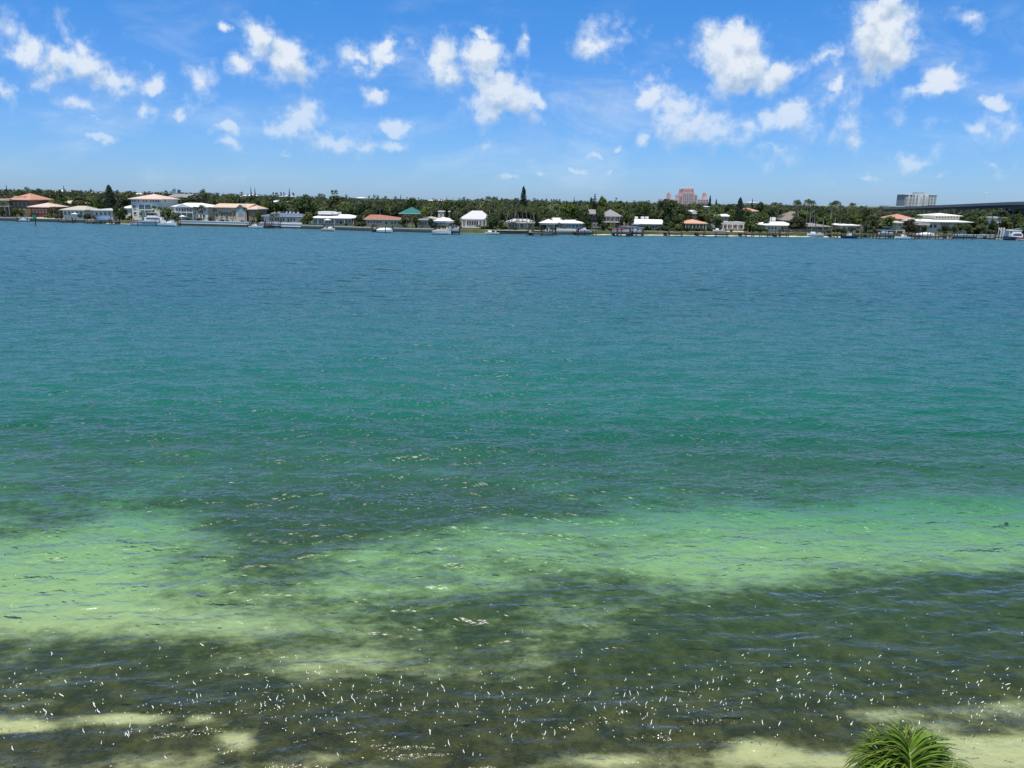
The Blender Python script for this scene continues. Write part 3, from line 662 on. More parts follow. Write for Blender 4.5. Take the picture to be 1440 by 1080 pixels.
house('white double gabled house among trees below the pink hotel', None, 968, 984, 300.6, 295.4, 60, 12, 'gablef', W_WHITE, R_WHITE, .8, wrow(970, 982, 3, 301.5, 303.5, .5), front=False)
house('long white flat roof among trees right of the orange cottage', None, 1001, 1025, 304.4, 300.8, 46, 12, 'gable', W_GREY, R_WHITE, .6, wrow(1003, 1023, 4, 305.5, 308, .6), front=False)
H = house('white and grey flat roofed house with four porch columns above the sand', 'the flat roofed porch house', 1016, 1046, 315.3, 312.2, 16, 12, 'flat', W_GREY, R_PALE, .8, wrow(1017, 1045, 6, 316.5, 321, .6))
columns(H, [1017, 1023, 1030, 1038, 1045.5], 315.6, 322.5, .17, W_WHITE, dy=-.7)
house('small orange hip roof among trees behind the flat roofed porch house', None, 1047, 1064, 297, 292.2, 70, 11, 'hip', W_CREAM, R_ORANGE, .8, wrow(1049, 1062, 3, 298, 300, .5), front=False)
H = house('beige house with bright white low roof behind the sand beach', 'the white roofed beach house', 1077, 1113, 317.2, 311.6, 14, 15, 'hip', W_CREAM, R_WHITE, .9, wrow(1079, 1093, 3, 318.6, 323, .5) + wrow(1096, 1112, 2, 319, 322.5, .4), ridge=(1080, 1102))
for x in (1081.5, 1088): slab(H, 'roof_box', x - 2, x + 2.5, 305.5, 310.5, 10, 12, MWHITE)
house('brown thatched pavilion with tall pointed roof left of the dark round tree', 'the thatched pavilion', 1101, 1121, 309.6, 297.2, 36, 14, 'hip', W_DARK, R_THATCH, 1.0, wrow(1103, 1119, 3, 311, 314, .5), ridge=(1111, 1118))
H = house('grey brown low house under dark palms behind the beach fence', 'the shaded grey house', 1132, 1164, 318.4, 313.4, 15, 13, 'hip', W_DARK, mat('brown_grey_roof', (.24, .22, .21), .9, .2, .6), .9, wrow(1134, 1162, 5, 319.5, 323.5, .6))
H = house('white low roofed house half hidden by shrubs right of the tall palm trunk', 'the shrub hidden white house', 1182, 1211, 317.4, 313.2, 17, 13, 'hip', W_WHITE, R_WHITE, .8, wrow(1184, 1210, 4, 318.5, 322, .6), ridge=(1190, 1204))
house('terracotta roofed house under the bridge with a pale side wall', 'the terracotta house', 1261, 1282, 307.6, 300.8, 40, 14, 'hip', W_PINK, R_TERRA, .9, wrow(1263, 1280, 3, 309, 312, .5))
house('low tan wing in front of the terracotta house below the bridge', None, 1261, 1274, 313.6, 310.6, 22, 9, 'hip', W_CREAM, R_TAN, .7, wrow(1263, 1273, 2, 315, 318, .5))
H = house('big pale green house with two-tier white hip roof below the bridge', 'the two-tier roofed house', 1304, 1362, 312.4, 306.8, 18, 20, 'hip', W_GREEN, R_WHITE, 1.3, wrow(1322, 1337, 4, 313.6, 316.6, .7) + wrow(1341, 1361, 5, 314, 318, .7) + wrow(1306, 1318, 2, 315, 321, .6))
root, Y, cx, cy, hx, ze = H
a = W(1314, 307, Y + 4); c = W(1349, 307, Y + 4); z0 = a.z - LAND - 1.0; z1 = W(1331, 303.8, Y + 4).z - LAND; z2 = W(1331, 299.8, Y + 9).z - LAND
b = MB(); b.box(a.x - cx, c.x - cx, -6, 6, z0, z1); link('upper_wall', b.mesh('upper_wall', W_YEL), root)
me = roof_mesh('hip', (c.x - a.x) / 2, 6, z1, z2, .9, R_WHITE); link('roof', me, root, ((a.x + c.x) / 2 - cx, 0, 0))
add_windows(root, Y + 4, wrow(1315, 1348, 8, 304.4, 306.8, .42), W_YEL, cx, cy, LAND)
house('grey open carport wing left of the two-tier roofed house', None, 1293, 1303, 316.4, 313.4, 16, 12, 'flat', W_DARK, R_PALE, .9, wrow(1294, 1302, 1, 318, 323, .8))
house('pale building peeking out of the trees far right under the bridge', None, 1400, 1415, 306.6, 305.2, 45, 9, 'flat', W_WHITE, R_WHITE, .4, wrow(1402, 1413, 2, 307.6, 309.5, .5), front=False)
# far white roofs that show along the skyline
for (x0, x1, ye, yr, bk, rm, lab) in ((75, 91, 269.4, 267.2, 330, R_WHITE, 'white flat roof on the skyline left of the tall cypress'), (121, 134, 271.6, 269.4, 260, R_WHITE, 'white shallow roof on the skyline just left of the cypress'),
    (184, 196, 273.6, 271.4, 240, R_WHITE, 'narrow white roof on the skyline above the three-storey house'), (320, 336, 277.2, 273.8, 220, R_WHITE, 'long white roof on the skyline behind the tan roofed house'), (341, 362, 275.6, 273.2, 420, R_WHITE, 'white roof strip beside the two thin skyline pines'),
    (379, 399, 284.4, 280.8, 110, R_WHITE, 'low white gabled roof in the trees above the blue panel roofed house'), (393, 410, 276.6, 274.6, 380, R_WHITE, 'pale roof below the small skyline pine'), (500, 512, 278.8, 277, 360, R_WHITE, 'thin pale roof on the skyline above the red roofed house'),
    (600, 625, 282.4, 280.6, 380, R_WHITE, 'pale roof strip on the skyline right of the teal roof'), (57, 64, 273.8, 271.6, 200, R_WHITE, 'tiny white roof among trees above the salmon roofed house'), (1053, 1066, 285.5, 283.2, 420, R_PALE, 'grey roof on the skyline behind the orange hip roof'),
    (763, 768, 288.4, 286.4, 120, R_WHITE, 'tiny white gable among trees above the covered boats'), (875, 880, 296, 293.6, 80, R_WHITE, 'tiny white gable among trees right of the dark timber house'), (991, 996, 291, 289, 140, R_WHITE, 'tiny white roof just below the right wing of the pink hotel')):
    house(lab, None, x0, x1, ye, yr, bk, 12, 'hip', W_WHITE, rm, .5, wrow(x0 + 1, x1 - 1, 2, ye + .6, ye + 2.2, .5), front=False)

# ---- pink hotel
Yh = 900.0; PINK = mat('pink_stucco_hotel', (0.66, 0.46, 0.45), .85, .08, .05); PINKD = mat('deep_pink_trim', (0.58, 0.31, 0.29), .85, .1, .05)
hc = W(968, 285, Yh)
hotel = thing('grand_hotel', 'large pink hotel with stepped central tower and domed corner turrets on the skyline', 'hotel', (hc.x, Yh, LAND))
def hbox(name, x0, x1, yt, y0=0, y1=18, m=None, yb=None, parent=None):
    a = W(x0, yt, Yh); c = W(x1, yt, Yh); zb = -0.3 if yb is None else W(x0, yb, Yh).z - LAND
    b = MB(); b.box(a.x - hc.x, c.x - hc.x, y0, y1, zb, (a.z + c.z) / 2 - LAND); return link(name, b.mesh(name, m or PINK), parent or hotel)
hbox('wing', 930, 957, 280.5, 2, 18); hbox('wing', 979.5, 996.5, 280, 0, 18); hbox('shoulder', 955, 961, 274.2, 1, 20); hbox('shoulder', 974, 981, 273.6, 1, 20)
hbox('central_block', 959.6, 976.4, 270.8, -2, 22); hbox('tower', 960.4, 976, 266, 0, 20, PINKD)
for x in (961.3, 965.7, 970.1, 974.8):
    tz = hbox('tower_turret', x - 1.0, x + 1.0, 264.2, 1, 3.5, PINK, 266.2)
    a = W(x, 263.2, Yh); b = MB(); b.tube((a.x - hc.x, 2.2, W(x, 264.2, Yh).z - LAND), (a.x - hc.x, 2.2, a.z - LAND + .6), 1.0, 0.15, 8); link('turret_cap', b.mesh('turret_cap', R_PINK), tz)
for x in (942.0, 992.6):
    tt_ = hbox('belvedere', x - 2.4, x + 2.4, 274.4, 3, 10, PINK)
    for k, (yt, w) in enumerate(((272.6, 1.9), (271.4, 1.2))): hbox('belvedere_stage', x - w, x + w, yt, 4, 9, PINKD if k == 0 else PINK, 274.5 if k == 0 else 272.7, tt_)
    a = W(x, 271.4, Yh); b = MB(); b.tube((a.x - hc.x, 6.5, a.z - LAND), (a.x - hc.x, 6.5, a.z - LAND + 1.8), 1.3, 0.1, 8); link('dome', b.mesh('dome', R_TERRA), tt_)
def hotel_windows(x0, x1, n, y0, y1, rows_, dy):
    for r_ in range(rows_):
        for i in range(n):
            x = x0 + (x1 - x0) * (i + .5) / n; y = y0 + (y1 - y0) * (r_ + .5) / rows_
            p = W(x, y, Yh + dy); o = link('window', unit_frame(W_WHITE), hotel, (p.x - hc.x, dy - .002, p.z - LAND)); o.scale = (1.5, 2, 1.7); link('pane', unit_pane(GLASS), o, (0, -.001, 0))
hotel_windows(932, 955, 9, 281.5, 286, 2, 2); hotel_windows(981, 996, 7, 281, 288, 3, 0); hotel_windows(960.5, 975.5, 6, 271.8, 285, 5, -2); hotel_windows(961, 975.4, 5, 266.6, 270.4, 1, 0)
hotel_windows(955.3, 959.4, 2, 275.5, 285, 4, 1); hotel_windows(976.6, 980.6, 2, 275, 285, 4, 1)

# ---- apartment towers
Yc = 1150.0; cc_ = W(1296, 288, Yc); tower = thing('apartment_tower', 'pale grey apartment tower with vertical balcony bands above the bridge', 'apartment tower', (cc_.x, Yc, LAND))
CG = mat('pale_grey_render', (0.74, 0.75, 0.73), .85, .06, .05); CGD = mat('blue_grey_render', (0.30, 0.34, 0.37), .85, .08, .05)
def cbox(name, x0, x1, yt, y0, y1, m, yb=None):
    a = W(x0, yt, Yc); c = W(x1, yt, Yc); zb = -.3 if yb is None else W(x0, yb, Yc).z - LAND
    b = MB(); b.box(a.x - cc_.x, c.x - cc_.x, y0, y1, zb, a.z - LAND); return link(name, b.mesh(name, m), tower)
cbox('block', 1274, 1284, 273.8, 2, 26, CGD); cbox('block', 1284.05, 1305, 272.3, -3, 28, CG); cbox('block', 1305.05, 1318.5, 274.4, 1, 26, CG); cbox('roof_house', 1292, 1302, 270.4, 4, 18, CGD, 272.3)
cbox('parapet', 1273.4, 1284, 273.2, 1, 27, CG, 273.8); cbox('parapet', 1305.1, 1319, 273.7, 0, 27, CG, 274.4)
for i, x in enumerate((1275.5, 1278.5, 1282, 1286, 1290.2, 1295.6, 1299.6, 1303.4, 1307.6, 1311.5, 1315.6)):
    dy = 2 if x < 1284 else (-3 if x < 1305 else 1); dark = i % 2 == 0 or i in (3, 9)
    a = W(x - .9, 274.8, Yc + dy); c = W(x + .9, 274.8, Yc + dy); b = MB(); b.box(a.x - cc_.x, c.x - cc_.x, dy - (.3 if dark else 1.2), dy - .002, 3, a.z - LAND)
    link('window_band' if dark else 'balcony_pier', b.mesh('band', GLASSB if dark else CG), tower)
    if not dark:
        pass
    for k in range(10):
        z = 5 + k * (a.z - LAND - 6) / 10; m = MB(); m.box(a.x - cc_.x - .6, c.x - cc_.x + .6, dy - 1.5, dy - (.31 if dark else 1.21), z, z + .9); link('balcony', m.mesh('balcony', CG if i % 3 else W_WHITE), tower)
# long low terrace building left of the tower
house('pale long building behind the left end of the bridge', None, 1250, 1272, 290.6, 289.4, 500, 20, 'flat', W_WHITE, R_PALE, .6, wrow(1252, 1270, 5, 291, 292, .5), front=False)

# ---- bridge
def bridge():
    A = W(1236, 293.6, 700.0); B = W(1440, 285.2, 430.0)
    A2 = A + (A - B) * 0.35; B2 = B + (B - A) * 0.7; A2.z = A.z - (B.z - A.z) * .35; B2.z = B.z + 2.0
    d = (B2 - A2); Lb = d.length; root = thing('road_bridge', 'long grey concrete road bridge rising to the right behind the treetops', 'bridge', (A2.x, A2.y, 0))
    dx = Vector((d.x, d.y, 0)).normalized(); nn_ = Vector((-dx.y, dx.x, 0))
    pts = [A2.lerp(A, k / 3) for k in range(3)] + [A.lerp(B, k / 8) for k in range(8)] + [B.lerp(B2, k / 6) for k in range(7)]
    def sweep(name, o0, o1, z0, z1, m):
        b = MB()
        for p, q in zip(pts[:-1], pts[1:]):
            v = []
            for z in (z0, z1):
                for (pt, o) in ((p, o0), (q, o0), (q, o1), (p, o1)):
                    w = pt - root.location + nn_ * o; v.append((w.x, w.y, w.z + z))
            b.add(v, [(3,2,1,0),(4,5,6,7),(0,1,5,4),(1,2,6,5),(2,3,7,6),(3,0,4,7)])
        return link(name, b.mesh(name, m), root)
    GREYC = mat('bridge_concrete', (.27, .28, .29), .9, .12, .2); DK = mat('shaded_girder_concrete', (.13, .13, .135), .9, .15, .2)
    sweep('parapet', -7.3, -7.0, -0.3, 0.0 + .35, GREYC); sweep('parapet', 7.0, 7.3, -0.3, .35, GREYC)
    sweep('deck', -7.0, 7.0, -1.0, -0.45, GREYC); sweep('edge_beam', -7.35, -7.02, -1.3, -.32, GREYC)
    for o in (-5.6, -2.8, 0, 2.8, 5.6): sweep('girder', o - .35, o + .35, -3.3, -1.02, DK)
    for p in pts[1:-1]:
        c = p - root.location
        cap = MB(); cap.box(-.9, .9, -6.8, 6.8, c.z - 4.3, c.z - 3.32); o = link('pier_cap', cap.mesh('pier_cap', GREYC), root, (c.x, c.y, 0), math.atan2(nn_.y, nn_.x) - math.pi / 2)
        for s in (-4.5, 0, 4.5):
            m = MB(); m.tube((0, s, -1), (0, s, c.z - 4.3), .55, .55, 10); link('pier', m.mesh('pier', GREYC), o)
    k = W(1383, 285, 505.0)
    lamp = thing('street_lamp', 'tall pale street lamp standing on the bridge at the right', 'street lamp', (k.x, 505, 0)); zt = W(1383, 270.6, 505).z; zb = W(1383, 287.4, 505).z
    m = MB(); m.path([(0, 0, zb), (0, 0, zt - .6), (.3, 0, zt - .1), (1.0, 0, zt)], [.12, .08, .07, .06], 6); link('pole', m.mesh('pole', MWHITE), lamp)
    m = MB(); m.box(.7, 1.9, -.25, .25, zt - .12, zt + .12, taper=.08); link('lamp_head', m.mesh('lamp_head', MWHITE), lamp)
bridge()
# ------------------------------------------------------------------ foliage
def leafmat(name, c, c2, rnd=0.5, trans=0.25):
    t = MT(name); oi = t.n('ShaderNodeObjectInfo').outputs['Random']
    co = t.n('ShaderNodeTexCoord').outputs['Object']
    cc = t.mix(t.mr(t.noise(co, 0.55, 3, .6), .38, .62), c, c2)
    h = t.n('ShaderNodeHueSaturation'); t.put(h.inputs['Color'], cc)
    t.put(h.inputs['Hue'], t.math('MULTIPLY_ADD', oi, 0.05, 0.475))
    t.put(h.inputs['Value'], t.math('MULTIPLY_ADD', t.math('FRACT', t.math('MULTIPLY', oi, 7.31)), rnd, 1 - rnd / 2))
    t.put(h.inputs['Saturation'], t.math('MULTIPLY_ADD', t.math('FRACT', t.math('MULTIPLY', oi, 3.7)), .35, .75))
    t.put(t.p.inputs['Base Color'], h.outputs[0]); t.p.inputs['Roughness'].default_value = .6; t.p.inputs['Specular IOR Level'].default_value = .25
    tl = t.n('ShaderNodeBsdfTranslucent'); t.put(tl.inputs['Color'], h.outputs[0])
    t.L.new(t.mixsh(trans, t.p.outputs[0], tl.outputs[0]), t.out.inputs[0]); return t.m
L_MID = leafmat('mid_green_leaves', (.05, .09, .02), (.105, .15, .035), .6)
L_DARK = leafmat('dark_green_leaves', (.028, .055, .018), (.055, .09, .026), .5)
L_OLIVE = leafmat('olive_leaves', (.09, .115, .028), (.17, .18, .05), .5)
L_BRIGHT = leafmat('bright_green_leaves', (.08, .14, .022), (.15, .20, .04), .4)
L_PALM = leafmat('palm_leaves', (.05, .085, .025), (.115, .15, .045), .6)
L_DRY = leafmat('dry_palm_leaves', (.16, .13, .07), (.24, .2, .11), .4)
L_BLACK = leafmat('cypress_needles', (.009, .020, .010), (.02, .035, .014), .3, .1)
L_RUST = leafmat('rusty_leaves', (.10, .055, .03), (.07, .075, .03), .4)
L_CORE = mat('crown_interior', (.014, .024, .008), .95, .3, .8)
BARK = mat('bark', (.17, .13, .10), .95, .3, 2.0, rnd=.4); PBARK = mat('palm_bark', (.28, .25, .21), .95, .25, 2.5, rnd=.4)
def rv(r):
    while True:
        v = Vector((r.uniform(-1, 1), r.uniform(-1, 1), r.uniform(-1, 1)))
        if 0.05 < v.length < 1: return v.normalized()
def leaf_quad(b, p, nrm, s, r, mi=0, asp=.6):
    u = nrm.cross(rv(r)); u = u.normalized() if u.length > .01 else nrm.orthogonal(); w = nrm.cross(u)
    a = u * s; c = w * s * asp
    b.add([p - a, p + c * .9 - a * .1, p + a, p - c * .9 + a * .1], [(0, 1, 2, 3)], mi)
def lump_core(b, c, rx, rz, r, mi):
    n, m = 7, 4; v = [c + Vector((0, 0, rz))]; f = []
    for j in range(1, m):
        ph = math.pi * j / m
        for i in range(n):
            k = r.uniform(.8, 1.0); v.append(c + Vector((math.cos(2*math.pi*i/n) * math.sin(ph) * rx * k, math.sin(2*math.pi*i/n) * math.sin(ph) * rx * k, math.cos(ph) * rz * k)))
    v.append(c - Vector((0, 0, rz))); last = len(v) - 1
    for i in range(n): f.append((0, 1 + i, 1 + (i + 1) % n)); f.append((last, 1 + (m - 2) * n + (i + 1) % n, 1 + (m - 2) * n + i))
    for j in range(m - 2):
        for i in range(n): f.append((1 + j * n + i, 1 + (j + 1) * n + i, 1 + (j + 1) * n + (i + 1) % n, 1 + j * n + (i + 1) % n))
    b.add(v, f, mi)
def broad(seed, w=9, h=9, trunk=2.2, nl=11, nleaf=1300, ls=.42, mats=None, airy=0.0, flat=1.0):
    """(trunk mesh, crown mesh) of a broadleaf tree whose overall height is h"""
    r = random.Random(seed); b = MB(); lumps = []
    ch = h - trunk
    for i in range(nl):
        a = r.uniform(0, 6.28); q = r.random() ** .6; zf = r.random()
        rr = (w / 2) * (1 - .55 * zf ** 2) * q * .72
        rad = r.uniform(.16, .27) * w * (1 - .3 * zf)
        z = trunk + ch * (.22 + .62 * zf); rad = min(rad, h - z + .15)
        lumps.append((Vector((rr * math.cos(a), rr * math.sin(a), z)), rad, rad * r.uniform(.62, .9) * flat))
    lumps.append((Vector((0, 0, trunk + ch * .45)), w * .3, ch * .45))
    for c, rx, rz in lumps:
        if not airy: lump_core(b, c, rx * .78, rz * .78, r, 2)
    tot = sum(l[1] ** 2 for l in lumps)
    for c, rx, rz in lumps:
        for k in range(int(nleaf * rx * rx / tot)):
            d = rv(r)
            if d.z < -.35 and r.random() < .6: d.z = -d.z
            q = r.uniform(.78, 1.12) if not airy else r.uniform(.3, 1.2)
            p = c + Vector((d.x * rx * q, d.y * rx * q, d.z * rz * q))
            leaf_quad(b, p, (d + rv(r) * .75).normalized(), ls * r.uniform(.6, 1.35), r, 1 if r.random() < .3 else 0)
    t = MB(); t.path([(0, 0, -.3), (.1, .05, trunk * .6), (.05, 0, trunk + ch * .3), (0, .1, trunk + ch * .55)], [.035 * h, .026 * h, .018 * h, .006 * h], 7)
    for c, rx, rz in lumps[:5]: t.path([(.08, .03, trunk * .8), c * .5 + Vector((0, 0, trunk * .35)), c], [.014 * h, .009 * h, .004 * h], 5)
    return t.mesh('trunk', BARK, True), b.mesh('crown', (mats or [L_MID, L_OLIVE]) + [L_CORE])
def frond(b, base, az, up, Lf, r, mi=0, droop=1.0, nl=13, lw=.10, ll=.75, ang=.9):
    d = Vector((math.cos(az), math.sin(az), 0)); side = Vector((-math.sin(az), math.cos(az), 0)); pts = []
    for i in range(8):
        s = i / 7; pts.append(base + d * (Lf * s * math.cos(up) * (1 - .12 * s * s)) + Vector((0, 0, Lf * (math.sin(up) * s - droop * .62 * s * s))))
    for i in range(7):
        w = .05 * (1 - i / 8); b.add([pts[i] - side * w, pts[i] + side * w, pts[i+1] + side * w * .8, pts[i+1] - side * w * .8], [(0, 1, 2, 3)], mi)
    for k in range(nl):
        s = .14 + .86 * k / nl; f = s * 7; i = min(int(f), 6); p = pts[i].lerp(pts[i+1], f - i); tg = (pts[i+1] - pts[i]).normalized()
        l = Lf * ll * .42 * math.sin(math.pi * (.12 + .8 * s)) ** .7 * r.uniform(.85, 1.1)
        for sg in (-1, 1):
            q = p + (side * sg * math.sin(ang) + tg * math.cos(ang)) * l + Vector((0, 0, -l * r.uniform(.25, .65)))
            w = tg * lw
            b.add([p - w * .5, p + w * .5, (p + q) * .5 + w * .6 + Vector((0, 0, l * .08)), q, (p + q) * .5 - w * .6 + Vector((0, 0, l * .08))], [(0, 1, 2, 3, 4)], mi)
def palm(seed, h=9, Lf=3.0, nf=20, lean=.6, rt=.16, dry=3, droop=1.0, upmax=1.15):
    r = random.Random(seed); t = MB(); la = r.uniform(0, 6.28)
    top = Vector((lean * math.cos(la), lean * math.sin(la), h - Lf * .42))
    n = 7; pts = [Vector((top.x * (i / n) ** 1.7, top.y * (i / n) ** 1.7, -.3 + (top.z + .3) * i / n)) for i in range(n + 1)]
    t.path(pts, [rt * (1.35 - .5 * i / n) for i in range(n + 1)], 7)
    b = MB(); lump_core(b, top + Vector((0, 0, .1)), .22, .38, r, 2)
    for i in range(nf):
        az = i * 2.399 + r.uniform(-.2, .2); s = (i + .5) / nf
        frond(b, top, az, upmax * (1 - s) - .28 * s + r.uniform(-.1, .1), Lf * r.uniform(.85, 1.08), r, 1 if i >= nf - dry else 0, droop * r.uniform(.8, 1.15))
    return t.mesh('trunk', PBARK, True), b.mesh('crown', [L_PALM, L_DRY, L_DARK])
def fanpalm(seed, h=10, R_=1.25, n=30):
    r = random.Random(seed); t = MB(); top = Vector((r.uniform(-.3, .3), 0, h - R_ * 1.0)); t.path([(0, 0, -.3), (.05, 0, h * .5), tuple(top)], [.2, .17, .16], 7); b = MB()
    for i in range(n):
        d = rv(r)
        if d.z < -.5: d.z *= -1
        p = top + d * R_ * .7; u = d.cross(Vector((0, 0, 1))).normalized() if abs(d.z) < .98 else Vector((1, 0, 0)); w = d.cross(u)
        for k in range(7):
            a = -1.2 + 2.4 * k / 6; e = (d * math.cos(a) + u * math.sin(a)) * R_ * .55 - Vector((0, 0, .15 * abs(a))) * R_
            c = d.cross(e).normalized() * .09; b.add([p, p + e * .6 + w * .07 + u * .05, p + e, p + e * .6 - w * .07 - u * .05], [(0, 1, 2, 3)], 0 if d.z > -.25 else 1)
    lump_core(b, top, R_ * .35, R_ * .4, r, 2)
    return t.mesh('trunk', PBARK, True), b.mesh('crown', [L_PALM, L_DRY, L_DARK])
def norfolk(seed, h=14, w=5, tiers=15):
    r = random.Random(seed); t = MB(); t.path([(0, 0, -.3), (0, 0, h * .5), (0, 0, h)], [.24, .14, .03], 7); b = MB()
    for k in range(tiers):
        z = h * (.14 + .84 * (k / tiers) ** .95); rr = w / 2 * (1 - (k / tiers) ** 1.3 * .93)
        for j in range(7):
            a = j * .898 + k * .5 + r.uniform(-.15, .15); d = Vector((math.cos(a), math.sin(a), 0)); s = Vector((-d.y, d.x, 0)); l = rr * r.uniform(.8, 1.1)
            for m in range(6):
                q = (m + .7) / 6; p = Vector((0, 0, z)) + d * l * q + Vector((0, 0, l * .22 * q * q)); wq = .16 + .30 * (1 - q) * rr * .5
                b.add([p - s * wq - Vector((0, 0, .22)), p + d * l * .13 + Vector((0, 0, .16)), p + s * wq - Vector((0, 0, .22)), p - d * l * .05 + Vector((0, 0, .05))], [(0, 1, 2, 3)])
                b.add([p - Vector((0, 0, .3)), p + d * l * .1, p + Vector((0, 0, .25)), p - d * l * .1], [(0, 1, 2, 3)])
    return t.mesh('trunk', BARK), b.mesh('crown', [L_BLACK])
def column_tree(seed, h=13, w=4.5, n=1500, pointed=.6, mats=None):
    r = random.Random(seed); b = MB()
    prof = lambda s: (math.sin(math.pi * min(1, .12 + s * .88)) ** .45) * (1 - pointed * s ** 2.2)
    for k in range(9): z = h * (.08 + .86 * k / 9); lump_core(b, Vector((r.uniform(-.1, .1), 0, z)), w / 2 * .78 * prof(k / 9), h * .085, r, 1)
    for k in range(n):
        s = r.random(); a = r.uniform(0, 6.28); rr = w / 2 * prof(s) * r.uniform(.75, 1.12); p = Vector((rr * math.cos(a), rr * math.sin(a), h * (.05 + .95 * s)))
        leaf_quad(b, p, (Vector((math.cos(a), math.sin(a), .5)) + rv(r) * .6).normalized(), .32 * r.uniform(.6, 1.3), r)
    t = MB(); t.path([(0, 0, -.3), (0, 0, h * .6)], [.25, .1], 7); return t.mesh('trunk', BARK), b.mesh('crown', [(mats or L_BLACK), L_CORE])
def shrub(seed, w=3, h=2, n=420, mats=None):
    r = random.Random(seed); b = MB(); L5 = [(Vector((r.uniform(-w*.28, w*.28), r.uniform(-w*.22, w*.22), h * r.uniform(.35, .55))), w * r.uniform(.2, .32), h * r.uniform(.34, .46)) for _ in range(5)]
    for c, rx, rz in L5: lump_core(b, c, rx * .8, rz * .85, r, 2)
    for k in range(n):
        c, rx, rz = r.choice(L5); d = rv(r); d.z = abs(d.z) if r.random() < .7 else d.z; p = c + Vector((d.x * rx, d.y * rx, d.z * rz)) * r.uniform(.85, 1.15); leaf_quad(b, p, (d + rv(r) * .7).normalized(), .2 * r.uniform(.6, 1.4), r, 1 if r.random() < .3 else 0)
    t = MB(); [t.path([(0, 0, -.2), (c.x * .6, c.y * .6, c.z)], [.05, .02], 5) for c, _, _ in L5[:3]]; return t.mesh('stem', BARK), b.mesh('crown', (mats or [L_MID, L_OLIVE]) + [L_CORE])
PR = {
 'oak': [broad(1, 10, 9, 2, 12), broad(2, 9, 9, 1.8, 10), broad(3, 11, 9, 2.2, 13), broad(9, 9.5, 9, 1.5, 12)],
 'dark': [broad(4, 9, 9, 1.8, 11, mats=[L_DARK, L_MID]), broad(5, 10, 9, 2, 12, mats=[L_DARK, L_MID]), broad(10, 8, 9, 1.6, 10, mats=[L_DARK, L_MID])],
 'olive': [broad(6, 9, 9, 1.8, 10, mats=[L_OLIVE, L_MID]), broad(7, 9, 9, 2, 11, mats=[L_OLIVE, L_BRIGHT])],
 'airy': [broad(8, 6, 12, 2.5, 16, 1500, .34, [L_MID, L_DARK], airy=1), broad(18, 7, 12, 3, 16, 1400, .32, [L_OLIVE, L_MID], airy=1)],
 'rust': [broad(12, 9, 9, 1.4, 10, mats=[L_RUST, L_DARK])],
 'bright': [broad(13, 9, 9, 1.4, 12, mats=[L_BRIGHT, L_OLIVE])],
 'palm': [palm(20, 9, 3.2, 22), palm(21, 10, 3.0, 20, .9), palm(22, 8, 2.8, 19, 1.2), palm(23, 11, 3.1, 22, .5)],
 'dpalm': [palm(24, 7, 2.7, 26, .2, .2, 5, 1.25), palm(25, 6.5, 2.5, 24, .3, .2, 6, 1.3)],
 'fan': [fanpalm(30), fanpalm(31, 10, 1.1), fanpalm(32, 10, 1.4)],
 'pine': [norfolk(40), norfolk(41, 14, 4.2, 17)],
 'column': [column_tree(42, pointed=.45), column_tree(43, 13, 4.2, pointed=.2)],
 'slim': [column_tree(44, 13, 2.6, 900, .9, L_BLACK)],
 'shrub': [shrub(50), shrub(51, 3.5, 2, mats=[L_OLIVE, L_BRIGHT]), shrub(52, 3, 2, mats=[L_DARK, L_MID])],
}
NAT_H = {'oak': 9.0, 'dark': 9.0, 'olive': 9.0, 'airy': 12.0, 'rust': 9.0, 'bright': 9.0, 'pine': 14.0, 'column': 13.0, 'slim': 13.0, 'shrub': 2.0, 'fan': 10.0}
NAT_W = {'oak': 10.0, 'dark': 9.3, 'olive': 9.0, 'airy': 6.5, 'rust': 9.0, 'bright': 9.0, 'palm': 6.0, 'dpalm': 5.2, 'fan': 2.6, 'pine': 4.8, 'column': 4.2, 'slim': 2.6, 'shrub': 3.2}
PH = {'palm': [9, 10, 8, 11], 'dpalm': [7, 6.5]}
WORDS = {'oak': ('broadleaf_tree', 'mid green broadleaf tree', 'tree'), 'dark': ('broadleaf_tree', 'dark green broadleaf tree', 'tree'), 'olive': ('broadleaf_tree', 'olive green broadleaf tree', 'tree'),
         'airy': ('tall_tree', 'tall feathery open-crowned tree', 'tree'), 'rust': ('broadleaf_tree', 'rusty purple-brown round tree', 'tree'), 'bright': ('broadleaf_tree', 'bright green round tree', 'tree'), 'palm': ('coconut_palm', 'tall feather palm', 'palm tree'),
         'dpalm': ('date_palm', 'short thick-trunked dark palm', 'palm tree'), 'fan': ('fan_palm', 'slim round-headed fan palm', 'palm tree'), 'pine': ('norfolk_pine', 'dark tiered conifer', 'conifer'), 'column': ('cypress_tree', 'dense dark columnar conifer', 'conifer'),
         'slim': ('cypress_tree', 'thin dark spire conifer', 'conifer'), 'shrub': ('shrub', 'rounded shrub', 'shrub')}
GRP = {'palm': 'feather palms along the shore', 'dpalm': 'short palms along the shore', 'fan': 'fan palms on the skyline', 'pine': 'tiered conifers above the treetops', 'column': 'columnar conifers above the treetops', 'slim': 'columnar conifers above the treetops', 'shrub': 'garden shrubs along the shore'}
TREES = []
